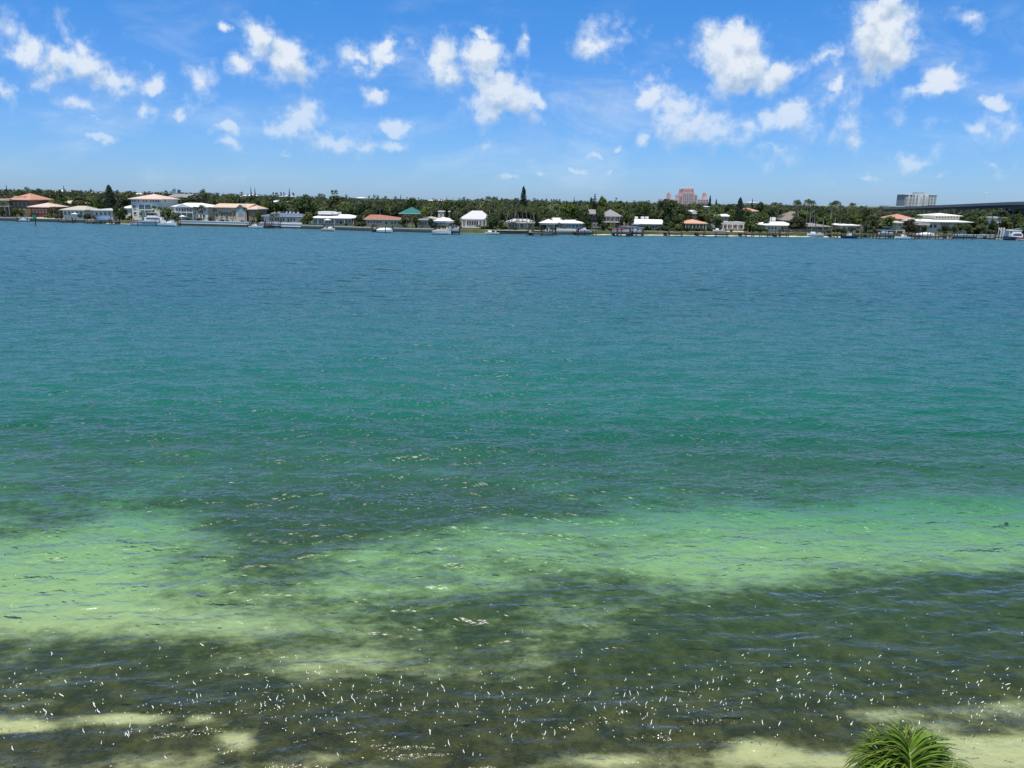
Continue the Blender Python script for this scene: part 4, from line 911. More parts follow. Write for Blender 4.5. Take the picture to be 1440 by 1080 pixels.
def tree(kind, px, ytop, back, wpx=None, base=LAND, i=None):
    Y = shore_at(px) + back; p = W(px, ytop, Y); h = p.z - base
    if h < .8: return
    k = rng.randrange(len(PR[kind])) if i is None else i
    tm, cm = PR[kind][k]; nh = PH[kind][k] if kind in PH else NAT_H[kind]
    sz = h / nh; sx = (abs(W(px + wpx / 2, ytop, Y).x - W(px - wpx / 2, ytop, Y).x) / NAT_W[kind]) if wpx else sz
    nm, word, cat = WORDS[kind]
    if kind in PH:      # palms keep the crown's proportions; only the trunk is stretched
        cs = sx if wpx else min(1.1, sz)
        root = thing(nm, None, cat, (p.x, Y, base)); root.rotation_euler.z = rng.uniform(0, 6.28)
        t = link('trunk', tm, root); c = link('crown', cm, root)
        topn = nh - {'palm': 3.0, 'dpalm': 2.6}[kind] * .42
        tz = (h - 1.2 * cs) / topn; t.scale = (max(.9, cs), max(.9, cs), tz); c.scale = (cs, cs, cs); c.location.z = topn * tz - topn * cs
        # keep the crown on the leaning trunk
        f = max(.9, cs) - cs; tip = Vector((0, 0, 0))
    else:
        root = thing(nm, None, cat, (p.x, Y, base)); root.rotation_euler.z = rng.uniform(0, 6.28); root.scale = (sx, sx, sz)
        link('stem' if kind == 'shrub' else 'trunk', tm, root); link('crown', cm, root)
    root['group'] = GRP.get(kind, 'broadleaf trees among the waterfront houses')
    TREES.append((root, kind, px, back, h, ytop)); return root
# trees and palms one can tell apart in the photograph: kind, column, top, metres behind the waterline, width in pixels
EXPL = [('column',152.5,260.4,34,14),('pine',89,259.6,300,6),('slim',8.5,260.5,200,3.5),('fan',37,262.5,160,6),('fan',54,264.5,150,6),('palm',28,266,75,14),('palm',3,283,10,14),('oak',20,290,9,14),('olive',30,294,8,12),('dark',2,292,8,12),
 ('oak',60,270,55,26),('olive',72,280,30,20),('palm',74,290,15,12),('palm',82,294,14,10),('oak',100,274,85,28),('olive',112,281,42,18),('dark',125,284,30,12),('dark',134,280,28,13),('airy',137,276,33,12),('dark',163,285,12,13),('dark',172,288,14,15),('olive',122,300,7,14),('olive',112,301,8,10),
 ('dark',168,294,9,14),('palm',216,289,9,11),('dpalm',225,290,8,11),('palm',232,291,10,12),('olive',236,292,9,14),('shrub',243,297,9,10),('olive',228,296,7,9),('dark',212,297,9,13),
 ('airy',285,262.8,85,18),('fan',245,265,170,5),('fan',251,266,150,6),('dark',266,274,60,18),('dark',300,278,48,17),('palm',309,279,50,14),('palm',320,280,46,13),('oak',268,281,45,20),
 ('palm',274,290,7,13),('palm',285,287.6,7,15),('palm',281,296,6,9),('dpalm',301,292,7,11),('palm',310,296,6,11),('dpalm',318,297,5,12),('palm',326,296,6,10),('palm',344,291,6,10),('dpalm',356,300,6,11),('olive',363,296,8,9),
 ('slim',352.5,263.4,260,3),('slim',358.2,264.4,255,3),('pine',406.5,263.4,250,6),('fan',384,269.5,300,2.6),('fan',388,270,300,2.6),('fan',395,269.5,310,2.6),('fan',399,269.8,320,2.6),('fan',412,270,300,2.6),
 ('fan',449,271.5,190,4.5),('fan',452,272,190,4.5),('fan',467.5,267,150,5),('fan',472.5,266.6,150,5),('fan',487,273.5,220,4),('fan',519,274.5,300,3),('fan',526,273.6,260,4),('fan',531,274.5,270,4),('fan',542,275.6,210,5),('pine',563.5,272.2,150,6),('fan',556,276,170,5),('dark',577,277,80,22),
 ('palm',381,300,5,11),('palm',388,299,6,12),('bright',432,297,9,18),('olive',436,300,6,14),('dark',505,302,12,18),('palm',512,297,20,16),('olive',516,294,32,14),('dark',430,273,70,28),('oak',470,274,62,34),('oak',455,283,36,30),('olive',410,286,30,26),('oak',487,283,34,30),
 ('dpalm',572,300,7,15),('dpalm',580,301,6,14),('dark',568,305,8,14),('olive',584,303,8,12),('palm',535,282,40,18),('palm',549,283,36,18),('oak',600,284,60,30),('palm',604,292,22,15),('olive',597,294,24,15),('palm',640,294,16,16),('dark',638,300,13,16),('dark',642,306,9,12),
 ('fan',614,279.6,160,6),('pine',637,277.2,200,4),('pine',645,277,200,4),('fan',652,277.2,190,4),('slim',628,277,230,3),('fan',672.5,278.5,220,3.5),('fan',676,279.5,200,4),('dark',646,281,75,30),('olive',660,287,40,26),('palm',690,275.4,34,17),('palm',695,276,30,16),('fan',706,278,120,6),('palm',713,279.5,40,14),('palm',724,278,44,14),
 ('palm',684,290,15,14),('olive',690,304,9,15),('dark',697,303,8,17),('olive',704,310,6,14),('palm',703,288,18,15),('palm',711,292,13,14),('palm',720,290,12,14),('palm',728,288,14,14),('palm',736,287,13,14),('palm',745,290,12,14),('palm',752,287,16,15),('palm',758,292,13,13),('dark',757,305,9,16),('dark',768,301,12,18),
 ('column',736.5,262.4,48,10),('dark',724.5,277,70,7),('fan',751.5,278.4,150,4.5),('fan',762.5,279.6,170,3.5),('fan',768.6,278.6,240,2.6),('fan',775.5,279.6,240,2.6),('fan',779,279.6,240,2.6),('fan',783,280,240,3),('fan',787,279.6,240,3),('pine',807.5,275.8,140,7),('fan',817,281,150,5),
 ('bright',781,285,42,30),('bright',800,285,38,30),('olive',775,292,26,22),('dark',796,298,19,22),('olive',822,288,22,20),('dark',818,296,13,16),('pine',837,270.6,34,15),('dark',833,276,40,16),('oak',848,273,38,24),('olive',845,289,13,18),('dark',843,296,7,14),('palm',850,290,7,14),('olive',861,314,6,14),('dark',848,314,6,16),('shrub',858,318,4,16),
 ('palm',858,282,36,13),('fan',873,282,110,6),('oak',880,284,30,20),('olive',882,296,12,16),('palm',877,290,20,14),('dark',874,303,9,10),('olive',888,300,10,14),('airy',892,281,60,18),('oak',908,281,55,28),('dark',905,283,48,30),
 ('dark',938,278.5,62,40),('dark',948,281,44,40),('dark',955,290,22,32),('dark',950,303,9,16),('olive',957,300,12,18),('olive',944,311,8,10),('shrub',956,314,6,16),('dark',986,286,70,24),('oak',1004,288,52,24),('olive',1000,297,26,20),('olive',1010,301,14,24),('airy',1011,304,9,17),
 ('column',999,274.6,190,4.6),('column',1007.6,280,170,4),('column',1041.5,278,28,11),('dark',1030,297,24,13),('dark',1026,286,60,24),('pine',1058.6,277.6,130,8),('dark',1070,283,110,20),('olive',1060,301,24,20),('oak',1085,291,40,22),
 ('olive',1056,311,8,18),('bright',1061,315,5,11),('olive',1079,303,18,14),('shrub',1068,319,4,10),('olive',1078,322,3,9),('palm',1088,283.6,48,14),('palm',1094,284.6,44,14),('palm',1102,288,40,14),('palm',1119,280.4,38,17),('palm',1126,283,36,14),('palm',1137.5,279.6,34,16),('palm',1142,281,36,15),
 ('rust',1124,303.4,11,27),('dark',1117,306,12,18),('palm',1148,288,28,16),('dark',1155,290,40,30),('palm',1171,283.6,30,14),('palm',1178,281.4,30,18),('palm',1172,298,7,16),('oak',1162,298,24,24),('palm',1185,288,26,14),('dark',1188,300,22,24),('olive',1206,300,20,26),('palm',1202,284.6,34,16),('olive',1228,300,18,26),('dark',1218,291,60,24),
 ('palm',1214,289,32,12),('olive',1198,318,6,16),('shrub',1186,320,6,12),('palm',1212,314,6,10),('palm',1221,314,6,9),('bright',1250,302.4,9,25),('olive',1237,309,12,14),('palm',1240,290,34,12),('rust',1280,307.6,8,24),('rust',1233,317,4,12),('dark',1300,316,8,12),('palm',1296,303,28,10),
 ('dark',1330,316,7,18),('olive',1343,316,6,12),('olive',1352,313,7,16),('olive',1362,315,7,14),('dark',1372,303,22,24),('palm',1388,296,24,16),('olive',1384,303,12,24),('palm',1399,293,26,18),('oak',1380,313,8,22),('palm',1404,303,16,15),('dark',1398,308,11,20),('olive',1416,305,14,24),('dark',1430,300,20,26),('palm',1427,300,16,16),('palm',716,294,9,15),('palm',731,292,9,15),('palm',742,291,9,15),('palm',749,294,9,14),('dark',694,299,10,22),('olive',764,306,7,14),('dark',826,303,8,16),('dark',606,307,8,10),('palm',520,292,24,15),('dark',939,300,10,15),('palm',1000,303,10,13),('dark',1052,305,9,13),('palm',1150,297,9,15),('palm',1160,295,9,14),('dark',1222,306,10,16),('oak',1441,309,10,24),('palm',1436,305,13,14),('palm',1456,299,22,18),('dark',1462,306,14,26)]
for e in EXPL: tree(*e)
# the trees between them, row behind row
SKY = [(-80,266),(0,267),(100,268.5),(200,270.5),(300,272.5),(400,275.5),(500,279),(600,281.5),(700,281),(800,284),(900,283.5),(1000,287.5),(1100,289),(1200,291.5),(1240,296),(1290,302),(1500,301)]
def sky_y(px): return float(np.interp(px, [a for a, b in SKY], [b for a, b in SKY]))
r2 = random.Random(5)
for (back, drop, step, w0) in ((28, 12, 21, 27), (58, 5.5, 21, 30), (95, 2.0, 21, 28)):
    px = -50 + r2.uniform(0, 10)
    while px < 1500:
        px += step * r2.uniform(.75, 1.25)
        if any(a - 7 < px < b + 7 and back - 6 < bk + 4 for a, b, bk, ye in FRONT): continue
        k = r2.choices(['oak', 'dark', 'olive', 'palm', 'bright', 'airy'], [5, 5, 4, 5, 1.2, .8])[0]
        yt = sky_y(px) + drop + r2.uniform(-4.5, 5)
        if 1240 < px: yt += 1.5
        if 928 < px < 1000: yt = max(yt, 288)
        wd = {'palm': r2.uniform(12, 16), 'airy': 15}.get(k, w0 * r2.uniform(.8, 1.2)) * (300 / (300 + back)) ** .5
        tree(k, px, yt, back + r2.uniform(-7, 7), wd)
# labels: what stands where, told by the neighbouring houses
def relation(px, back):
    best = None
    for (a, b, b0, b1, lm) in LANDMARKS:
        if a <= px <= b: best = (0, 'behind' if back >= b0 else 'in front of', lm); break
    if not best:
        for (a, b, b0, b1, lm) in LANDMARKS:
            d = px - b if px > b else a - px
            if best is None or d < best[0]: best = (d, 'right of' if px > b else 'left of', lm)
        rel = best[1]
        if back > 40 and best[0] > 0: best = (best[0], ('beyond and ' + rel), best[2])
    return best[1] + ' ' + best[2]
ORD = ['first', 'second', 'third', 'fourth', 'fifth', 'sixth', 'seventh', 'eighth', 'ninth', 'tenth', 'eleventh', 'twelfth', 'thirteenth', 'fourteenth']
buckets = {}
for (o, k, px, back, h, yt) in TREES:
    buckets.setdefault((WORDS[k][1], relation(px, back)), []).append((px, o))
for (w, rel), lst in buckets.items():
    lst.sort(key=lambda q: q[0])
    for i, (px, o) in enumerate(lst):
        if len(lst) == 1: o['label'] = f'{w} {rel}'
        elif rel.startswith('beyond'): o['label'] = f'{w} {ORD[i]} from left {rel}'
        elif len(lst) == 2: o['label'] = f'{"left" if i == 0 else "right"} one of two {w}s {rel}'
        else: o['label'] = f'{ORD[i]} {w} from the left {rel}'
# the far wood behind: one mass of crowns out to the horizon
def far_wood():
    r = random.Random(77); b = MB()
    for i in range(1500):
        px = r.uniform(-260, 1700) if i < 1250 else r.uniform(1225, 1600); back = r.choice([130, 160, 200, 260, 340, 450, 600]) * r.uniform(.85, 1.15); Y = shore_at(px) + back
        yt = sky_y(px) + r.uniform(-1.4, 2.8) - (0.6 if back > 250 else 0)
        if px > 1243: yt = 296 - (px - 1243) * .017 + r.uniform(0, 3)
        if 930 < px < 998: yt = max(yt, 283.5 + r.uniform(0, 3))
        p = W(px, yt, Y); h = p.z - LAND; w = r.uniform(7, 13)
        if px < -100 or px > 1550: h *= r.uniform(.8, 1)
        lump_core(b, Vector((p.x, Y, LAND + h * .45)), w * .46, h * .5, r, 2)
        dk = 0 if r.random() < .6 else 1
        for k in range(46):
            d = rv(r); d.z = abs(d.z) * (1 if r.random() < .85 else -1); d.y = -abs(d.y) if r.random() < .7 else d.y
            q = Vector((p.x + d.x * w * .5, Y + d.y * w * .5, LAND + h * .5 + d.z * h * .5)); leaf_quad(b, q, (d + rv(r) * .7).normalized(), r.uniform(.5, 1.1), r, dk)
    for i in range(330):
        px = r.uniform(-260, 1700); back = r.uniform(140, 480); Y = shore_at(px) + back
        if px > 1235 or 930 < px < 998: continue
        yt = sky_y(px) - abs(r.gauss(0, 1.9)) - .2; p = W(px, yt, Y)
        b.tube((p.x, Y, LAND), (p.x, Y, p.z - .8), .16, .13, 5, 2)
        for k in range(34):
            d = rv(r); d.z = d.z * .8 + .1; q = Vector((p.x, Y, p.z - 1.1)) + d * r.uniform(.3, 1.1); leaf_quad(b, q, rv(r), r.uniform(.3, .6), r, 0, .3)
    return tag(link('far_wood', b.mesh('far_wood', [L_DARK, L_MID, L_CORE])), kind='stuff', label='distant mass of treetops and little palms reaching the horizon')
far_wood()
# hedge-like ground cover along the gardens
def undergrowth():
    r = random.Random(99); b = MB()
    for i in range(900):
        px = r.uniform(-60, 1500); back = r.uniform(7, 24)
        if any(a - 1 < px < c + 1 for a, c, bk, ye in FRONT) and back < 30:
            if r.random() < .8: continue
        Y = shore_at(px) + back; x = W(px, 320, Y).x; w = r.uniform(.8, 1.8); h = r.uniform(.8, 2.2)
        lump_core(b, Vector((x, Y, LAND + h * .4)), w * .7, h * .5, r, 2)
        for k in range(30):
            d = rv(r); d.z = abs(d.z); leaf_quad(b, Vector((x + d.x * w * .8, Y + d.y * w * .8, LAND + h * .42 + d.z * h * .55)), (d + rv(r) * .6).normalized(), r.uniform(.18, .36), r, i % 2)
    return tag(link('undergrowth', b.mesh('undergrowth', [L_MID, L_OLIVE, L_CORE])), kind='stuff', label='low garden planting between the waterfront houses')
undergrowth()
# ------------------------------------------------------------------ docks, lifts and boats along the far shore
CANVAS_B = mat('blue_canvas', (.12, .16, .38), .85, .12, 1.0); CANVAS_R = mat('maroon_canvas', (.16, .04, .05), .85, .15, 1.0); CANVAS_W = mat('white_canvas', (.70, .70, .68), .85, .07, 1.0)
GEL = mat('white_gelcoat', (.78, .78, .76), .25, .04, .6); GELC = mat('cream_gelcoat', (.66, .61, .46), .3, .05, .6); METAL = mat('brushed_aluminium', (.55, .56, .57), .35, .1, 1.0, metal=.8); NAVY = mat('navy_gelcoat', (.03, .05, .10), .25, .1, .6); BLACKP = mat('black_plastic', (.02, .02, .022), .5, .2, 1.0)
PILE = {}
def pile_mesh(h, m):
    k = (round(h, 1), m.name)
    if k not in PILE:
        b = MB(); b.tube((0, 0, -1.4), (0, 0, h), .15, .14, 8); b.tube((0, 0, h), (0, 0, h + .12), .15, .03, 8); PILE[k] = b.mesh('piling', m)
    return PILE[k]
def dock(px0, px1, out, label, wood=None, z=1.15, rail=False, walk=None, ph=2.0, width=1.8):
    wood = wood or MWOOD; Y0 = shore_at(px0); Yo = Y0 - out
    A = W(px0, 325, Yo).x; B = W(px1, 325, Yo).x; wx = A if walk is None else W(walk, 325, Yo).x
    root = thing('dock', label, 'dock', ((A + B) / 2, Yo, 0), 'docks along the far shore'); cx = (A + B) / 2
    b = MB(); b.box(A - cx, B - cx, -width / 2, width / 2, z - .12, z); b.box(A - cx, B - cx, -width / 2 + .1, -width / 2 + .25, z - .4, z - .125); b.box(A - cx, B - cx, width / 2 - .25, width / 2 - .1, z - .4, z - .125)
    link('deck', b.mesh('deck', wood), root)
    b = MB(); b.box(wx - cx - .7, wx - cx + .7, width / 2 + .002, out + 1.2, z - .12, z + .003); link('walkway', b.mesh('walkway', wood), root)
    n = max(2, int((B - A) / 2.8) + 1)
    for i in range(n):
        x = A + (B - A) * i / (n - 1) - cx
        for s in (-1, 1): link('piling', pile_mesh(ph + (.35 if i % 3 == 0 else 0) + (.25 if s > 0 else 0), MDWOOD if (i + int(px0)) % 3 else wood), root, (x, s * (width / 2 + .1), 0))
    for k in range(1, int(out / 2.8) + 1):
        for s in (-1, 1): link('piling', pile_mesh(ph - .3, MDWOOD), root, (wx - cx + s * .85, k * 2.8, 0))
    if rail:
        b = MB(); b.box(A - cx, B - cx, -width / 2 - .02, -width / 2 + .04, z + .9, z + 1.0); b.box(A - cx, B - cx, -width / 2 - .02, -width / 2 + .04, z + .45, z + .5); link('rail', b.mesh('rail', wood), root)
    return root
def hull_mesh(L, Bm, H, m):
    b = MB(); n = 11; S = []
    for i in range(n):
        s = i / (n - 1); x = -L / 2 + L * s; w = Bm / 2 * (1 - max(0, (s - .5) / .5) ** 2.2 * .97) * (.93 + .07 * min(1, s * 4)); sh = H * (.82 + .30 * s * s); k = -.25 * H * (1 - s ** 3)
        S.append([(x, -w, sh), (x, -w * .93, H * .35), (x, -w * .72, 0.0 + .1 * s), (x, 0, k), (x, w * .72, .1 * s), (x, w * .93, H * .35), (x, w, sh), (x, w * .86, sh - .02), (x, w * .8, H * .5), (x, -w * .8, H * .5), (x, -w * .86, sh - .02)])
    V = [p for r_ in S for p in r_]; c = 11; F = []
    for i in range(n - 1):
        for j in range(c): F.append((i * c + j, i * c + (j + 1) % c, (i + 1) * c + (j + 1) % c, (i + 1) * c + j))
    F += [tuple(range(c - 1, -1, -1)), tuple(range((n - 1) * c, n * c))]
    b.add(V, F); return b.mesh('hull', m)
def boat(px, py_out, Lm, label, style='console', rz=0.0, z=0.0, hull=None, cover=None, cat='boat'):
    Y = shore_at(px) - py_out; x = W(px, 325, Y).x; hull = hull or GEL
    root = thing({'yacht': 'cabin_cruiser'}.get(style, 'motor_boat'), label, cat, (x, Y, z), None, rz); Bm = Lm * .3; H = Lm * (.17 if style != 'yacht' else .16)
    link('hull', hull_mesh(Lm, Bm, H, hull), root)
    def pc(name, m, *boxes, taper=0.0, parent=None):
        b = MB(); [b.box(*q, taper=taper) for q in boxes]; return link(name, b.mesh(name, m), parent or root)
    if style in ('console', 'ttop'):
        pc('console', GEL, (-.5, .5, -.4, .4, H * .5, H + .75), taper=.08); pc('windshield', GLASSB, (.1, .16, -.38, .38, H + .76, H + 1.2)); pc('seat', CANVAS_W, (-1.3, -.7, -.5, .5, H * .5, H + .35))
        o = pc('outboard_motor', BLACKP, (-Lm / 2 - .5, -Lm / 2 - .02, -.22, .22, H * .3, H + .55), taper=.06); pc('motor_leg', BLACKP, (-Lm / 2 - .35, -Lm / 2 - .15, -.08, .08, -.4, H * .3 - .002), parent=o)
    if style == 'ttop':
        pc('canopy', cover or CANVAS_W, (-1.5, 1.3, -Bm * .42, Bm * .42, H + 1.9, H + 2.0)); b = MB()
        for sx in (-.9, .7):
            for sy in (-.55, .55): b.tube((sx, sy, H * .5), (sx, sy * 1.2, H + 1.9), .035, .035, 5)
        link('canopy_frame', b.mesh('canopy_frame', METAL), root)
    if style == 'cover':
        b = MB(); n = 7; V = []
        for i in range(n):
            s = i / (n - 1); xx = -Lm / 2 * .98 + Lm * .96 * s; w = Bm / 2 * 1.03 * (1 - max(0, (s - .5) / .5) ** 2.2 * .9); sh = H * (.84 + .30 * s * s); V += [(xx, -w, sh), (xx, -w * .5, sh + .5 * math.sin(math.pi * (.15 + .75 * s))), (xx, 0, sh + .75 * math.sin(math.pi * (.15 + .75 * s))), (xx, w * .5, sh + .5 * math.sin(math.pi * (.15 + .75 * s))), (xx, w, sh)]
        F = [(i * 5 + j, i * 5 + j + 1, i * 5 + j + 6, i * 5 + j + 5) for i in range(n - 1) for j in range(4)] + [(0, 5 * 0 + 4, 3, 2, 1), tuple(range((n - 1) * 5, n * 5))]
        b.add(V, F); link('boat_cover', b.mesh('boat_cover', cover or CANVAS_B, True), root)
    if style == 'cuddy':
        pc('cabin', GEL, (0, Lm * .3, -Bm * .34, Bm * .34, H * .8, H + .55), taper=.2); pc('windshield', GLASSB, (-.15, 0, -Bm * .36, Bm * .36, H + .3, H + .95)); pc('seat', CANVAS_W, (-Lm * .3, -Lm * .18, -Bm * .3, Bm * .3, H * .5, H + .25))
        o = pc('outboard_motor', BLACKP, (-Lm / 2 - .5, -Lm / 2 - .02, -.22, .22, H * .3, H + .5), taper=.06)
    if style == 'yacht':
        c1 = pc('cabin', GEL, (-Lm * .30, Lm * .20, -Bm * .38, Bm * .38, H * .8, H + 1.15), taper=.22); pc('cabin_window', GLASS, (-Lm * .24, Lm * .13, -Bm * .372, Bm * .372, H + .42, H + .85), parent=c1)
        f = pc('flybridge', GEL, (-Lm * .22, Lm * .06, -Bm * .34, Bm * .34, H + 1.16, H + 1.8), taper=.12); pc('windshield', GLASSB, (Lm * .02, Lm * .035, -Bm * .28, Bm * .28, H + 1.81, H + 2.15), parent=f); pc('canopy', CANVAS_W, (-Lm * .2, Lm * .03, -Bm * .32, Bm * .32, H + 2.8, H + 2.9), parent=f)
        b = MB(); [b.tube((sx * Lm, sy * Bm, H + 1.8), (sx * Lm, sy * Bm, H + 2.8), .03, .03, 5) for sx in (-.18, 0.0) for sy in (-.28, .28)]; link('canopy_frame', b.mesh('canopy_frame', METAL), root)
        b = MB(); n = 9
        for i in range(n):
            s = .55 + .43 * i / (n - 1); w = Bm / 2 * (1 - ((s - .5) / .5) ** 2.2 * .97); xx = -Lm / 2 + Lm * s; sh = H * (.82 + .3 * s * s)
            for sg in (-1, 1):
                b.tube((xx, sg * w * .9, sh), (xx, sg * w * .9, sh + .6), .02, .02, 4)
        link('bow_rail', b.mesh('bow_rail', METAL), root); pc('hull_stripe', NAVY, (-Lm * .46, Lm * .12, -Bm * .497, -Bm * .487, H * .52, H * .66))
    return root
def boat_lift(px, out, w, d, label, roof=None, top=3.6):
    Y = shore_at(px) - out; x = W(px, 325, Y).x; root = thing('boat_lift', label, 'boat lift', (x, Y, 0), 'boat lifts beside the docks')
    for sx in (-1, 1):
        for sy in (-1, 1): link('piling', pile_mesh(top if not roof else top, MDWOOD), root, (sx * w / 2, sy * d / 2, 0))
    for sy in (-1, 1):
        b = MB(); b.box(-w / 2 - .3, w / 2 + .3, sy * d / 2 - .12, sy * d / 2 + .12, top - .42, top - .16); link('lift_beam', b.mesh('lift_beam', METAL), root)
    if roof:
        b = MB(); z = top + .14; b.add([(-w/2-.8, -d/2-.8, z), (w/2+.8, -d/2-.8, z), (w/2+.8, d/2+.8, z), (-w/2-.8, d/2+.8, z), (0, 0, z + 1.4)], [(3,2,1,0), (0,1,4), (1,2,4), (2,3,4), (3,0,4)]); link('roof', b.mesh('roof', roof), root)
    return root
dock(24, 30, 5, 'short dark dock below the brown villa'); boat(36, 5, 4.4, 'small white open boat beside the short dock below the brown villa', 'console', z=.3); boat_lift(36, 5, 4.6, 2.6, 'four-post lift holding the small white boat below the brown villa', top=2.2)
dock(86, 106, 6, 'low dock below the beige roofed bungalow', MWOOD); dock(122, 142, 9, 'dock left of the blue covered boat, below the low white house', MWOOD)
dock(157, 167, 7, 'dock right of the blue covered boat, beside the small beach', MWOOD, rail=True); boat(150, 8, 6.2, 'boat under a blue canvas cover hoisted between posts', 'cover', z=1.6, cover=CANVAS_B); boat_lift(150, 8, 6.0, 3.0, 'tall posted lift carrying the blue covered boat', top=3.2)
dock(188, 203, 9, 'brown dock left of the large white cabin cruiser', MDWOOD); boat(197, 12, 6.5, 'low boat with a maroon cover moored left of the white cruiser', 'cover', R(8), .25, cover=CANVAS_R)
boat(221, 11, 13.5, 'large white cabin cruiser with flybridge moored in front of the three-storey house', 'yacht', R(7), .1, cat='yacht')
boat(237, 12, 7.5, 'white runabout tied up just right of the large cabin cruiser', 'cuddy', R(-12), .2); dock(240, 253, 10, 'dock right of the cabin cruiser, below the white porch house', MWOOD, rail=True, ph=2.4); boat_lift(210, 15, 7, 3.6, 'posts of an empty lift in front of the cabin cruiser', top=2.4)
dock(353, 368, 6, 'pale dock at the right end of the tall white sea wall', MWOOD, rail=True); dock(373, 394, 8, 'dock with tall dark posts below the blue panel roofed house', MDWOOD, ph=2.8, rail=True)
boat(360, 10, 5.2, 'white dinghy lying at the pale dock right of the tall white sea wall', 'console', R(4), .15)
dock(456, 468, 9, 'short dock with dark piles below the long white roofed house', MDWOOD); boat(462, 13, 5.5, 'small pale boat lying across the end of the short dock', 'cuddy', R(-20), .15, GELC)
dock(524, 552, 8, 'long dock below the red roofed house', MWOOD, rail=True, ph=2.2); boat(541, 12, 5.6, 'small boat with grey cover at the long dock below the red roofed house', 'cover', R(3), .2, cover=CANVAS_W)
dock(612, 646, 12, 'wide dock below the small white house and canopy lift', MDWOOD, ph=2.0); boat_lift(624, 9, 5.6, 3.6, 'boat lift with pale pyramid canopy below the small white house', CANVAS_W, 4.4)
boat(621, 15, 6.5, 'grey covered skiff moored in front of the canopied lift', 'cover', R(-4), .2, cover=mat('grey_canvas', (.3, .27, .26), .9, .2, 1)); boat(633, 11, 6.8, 'white boat with hard top right of the canopied lift', 'ttop', R(12), 1.0); boat(642, 9, 4.6, 'little white boat tilted on the dock end beside the sloping lawn', 'cuddy', R(60), 1.3)
boat(692, 8, 5.2, 'cream runabout moored right of the sloping green lawn', 'cuddy', R(174), .1, GELC)
dock(748, 777, 13, 'long pale dock in front of the timber bulkhead, left of the covered boats', MWOOD, walk=747, ph=2.3); boat_lift(771, 7, 5.2, 3.6, 'boat lift with white canopy left of the blue walled house', CANVAS_W, 4.2); boat(771, 7, 5.6, 'white boat hoisted under the white canopy left of the blue walled house', 'ttop', R(80), 1.5)
dock(811, 834, 7, 'low dark dock below the dark timber house', MDWOOD, ph=1.6); boat(822, 4, 4.4, 'small white boat on the bank left of the dark timber house', 'console', R(20), 1.2)
dock(868, 886, 11, 'tall posted dock right of the dark timber house', MDWOOD, ph=3.0, rail=True); boat(874, 9, 6.6, 'white boat with maroon cover on the dock right of the dark timber house', 'cover', R(-14), 1.3, cover=CANVAS_R); boat_lift(884, 9, 5.5, 3, 'tall lift beside the maroon covered boat', top=3.8)
dock(889, 903, 9, 'posted dock below the wide white roofed ranch', MDWOOD, ph=2.8); boat(893, 8, 6.4, 'white boat with flat hard top below the wide white roofed ranch', 'ttop', R(6), 1.2); boat_lift(893, 8, 5.6, 3, 'lift holding the hard top boat below the wide white roofed ranch', top=3.3)
dock(941, 959, 7, 'low dark dock left of the orange roofed cottage', MDWOOD, ph=1.5); dock(991, 1023, 9, 'long dark dock below the orange cottage and flat roofed house', MDWOOD, walk=988, ph=1.7); boat(1011, -5, 4.6, 'white upturned dinghy pulled up on the sand below the flat roofed porch house', 'cuddy', R(170), LAND)
dock(1048, 1092, 8, 'longest dark dock on piles in front of the white roofed beach house', MDWOOD, ph=1.8, walk=1050); dock(1097, 1108, 6, 'short dock at the left end of the beach fence', MDWOOD, ph=2.4)
k_ = boat(1147, 1.5, 6.2, 'white sailing dinghy with a bare mast beached below the shaded grey house', 'cuddy', R(176), .4)
b = MB(); b.tube((1.5, 0, 0), (1.5, 0, 6.2), .06, .035, 6); link('mast', b.mesh('mast', METAL), k_)
dock(1176, 1214, 8, 'dark dock right of the tall palm trunk', MDWOOD, ph=2.0, walk=1180); boat(1196, 10, 6.0, 'dark hulled boat at the dock below the shrub hidden white house', 'console', R(2), .2, NAVY)
dock(1236, 1260, 11, 'broad dark dock in front of the bright green round tree', MDWOOD, ph=2.6, rail=True); boat(1246, 7, 6.2, 'blue grey topped boat hoisted in front of the bright green round tree', 'ttop', R(10), 1.3, cover=mat('slate_canvas', (.22, .27, .33), .9, .1, 1)); boat_lift(1246, 7, 5.6, 3, 'lift in front of the bright green round tree', top=3.4)
dock(1264, 1290, 10, 'dark dock below the rusty round tree', MDWOOD, ph=2.4, walk=1270); boat(1270, 13, 5.8, 'white open boat lying outside the dock below the rusty round tree', 'console', R(176), .15)
dock(1296, 1330, 9, 'dark dock below the left half of the two-tier roofed house', MDWOOD, ph=2.2); boat(1301, 6, 6.5, 'white covered boat inshore of the dock below the two-tier roofed house', 'cover', R(4), .7, cover=CANVAS_W); boat(1312, 5, 5.0, 'cream boat beside the white covered boat below the two-tier roofed house', 'console', R(-8), .6, GELC)
dock(1345, 1372, 8, 'dark dock below the right half of the two-tier roofed house', MDWOOD, ph=1.9)
dock(1403, 1416, 9, 'pale posted dock at the boat house near the right edge', MWOOD, ph=3.6); boat(1428, 11, 8.5, 'white and black cruiser moored outside the white boat house', 'yacht', R(178), .1, NAVY, cat='yacht'); boat(1437, 14, 3.2, 'small red and white watercraft at the right edge', 'cover', R(10), .15, cover=CANVAS_R)
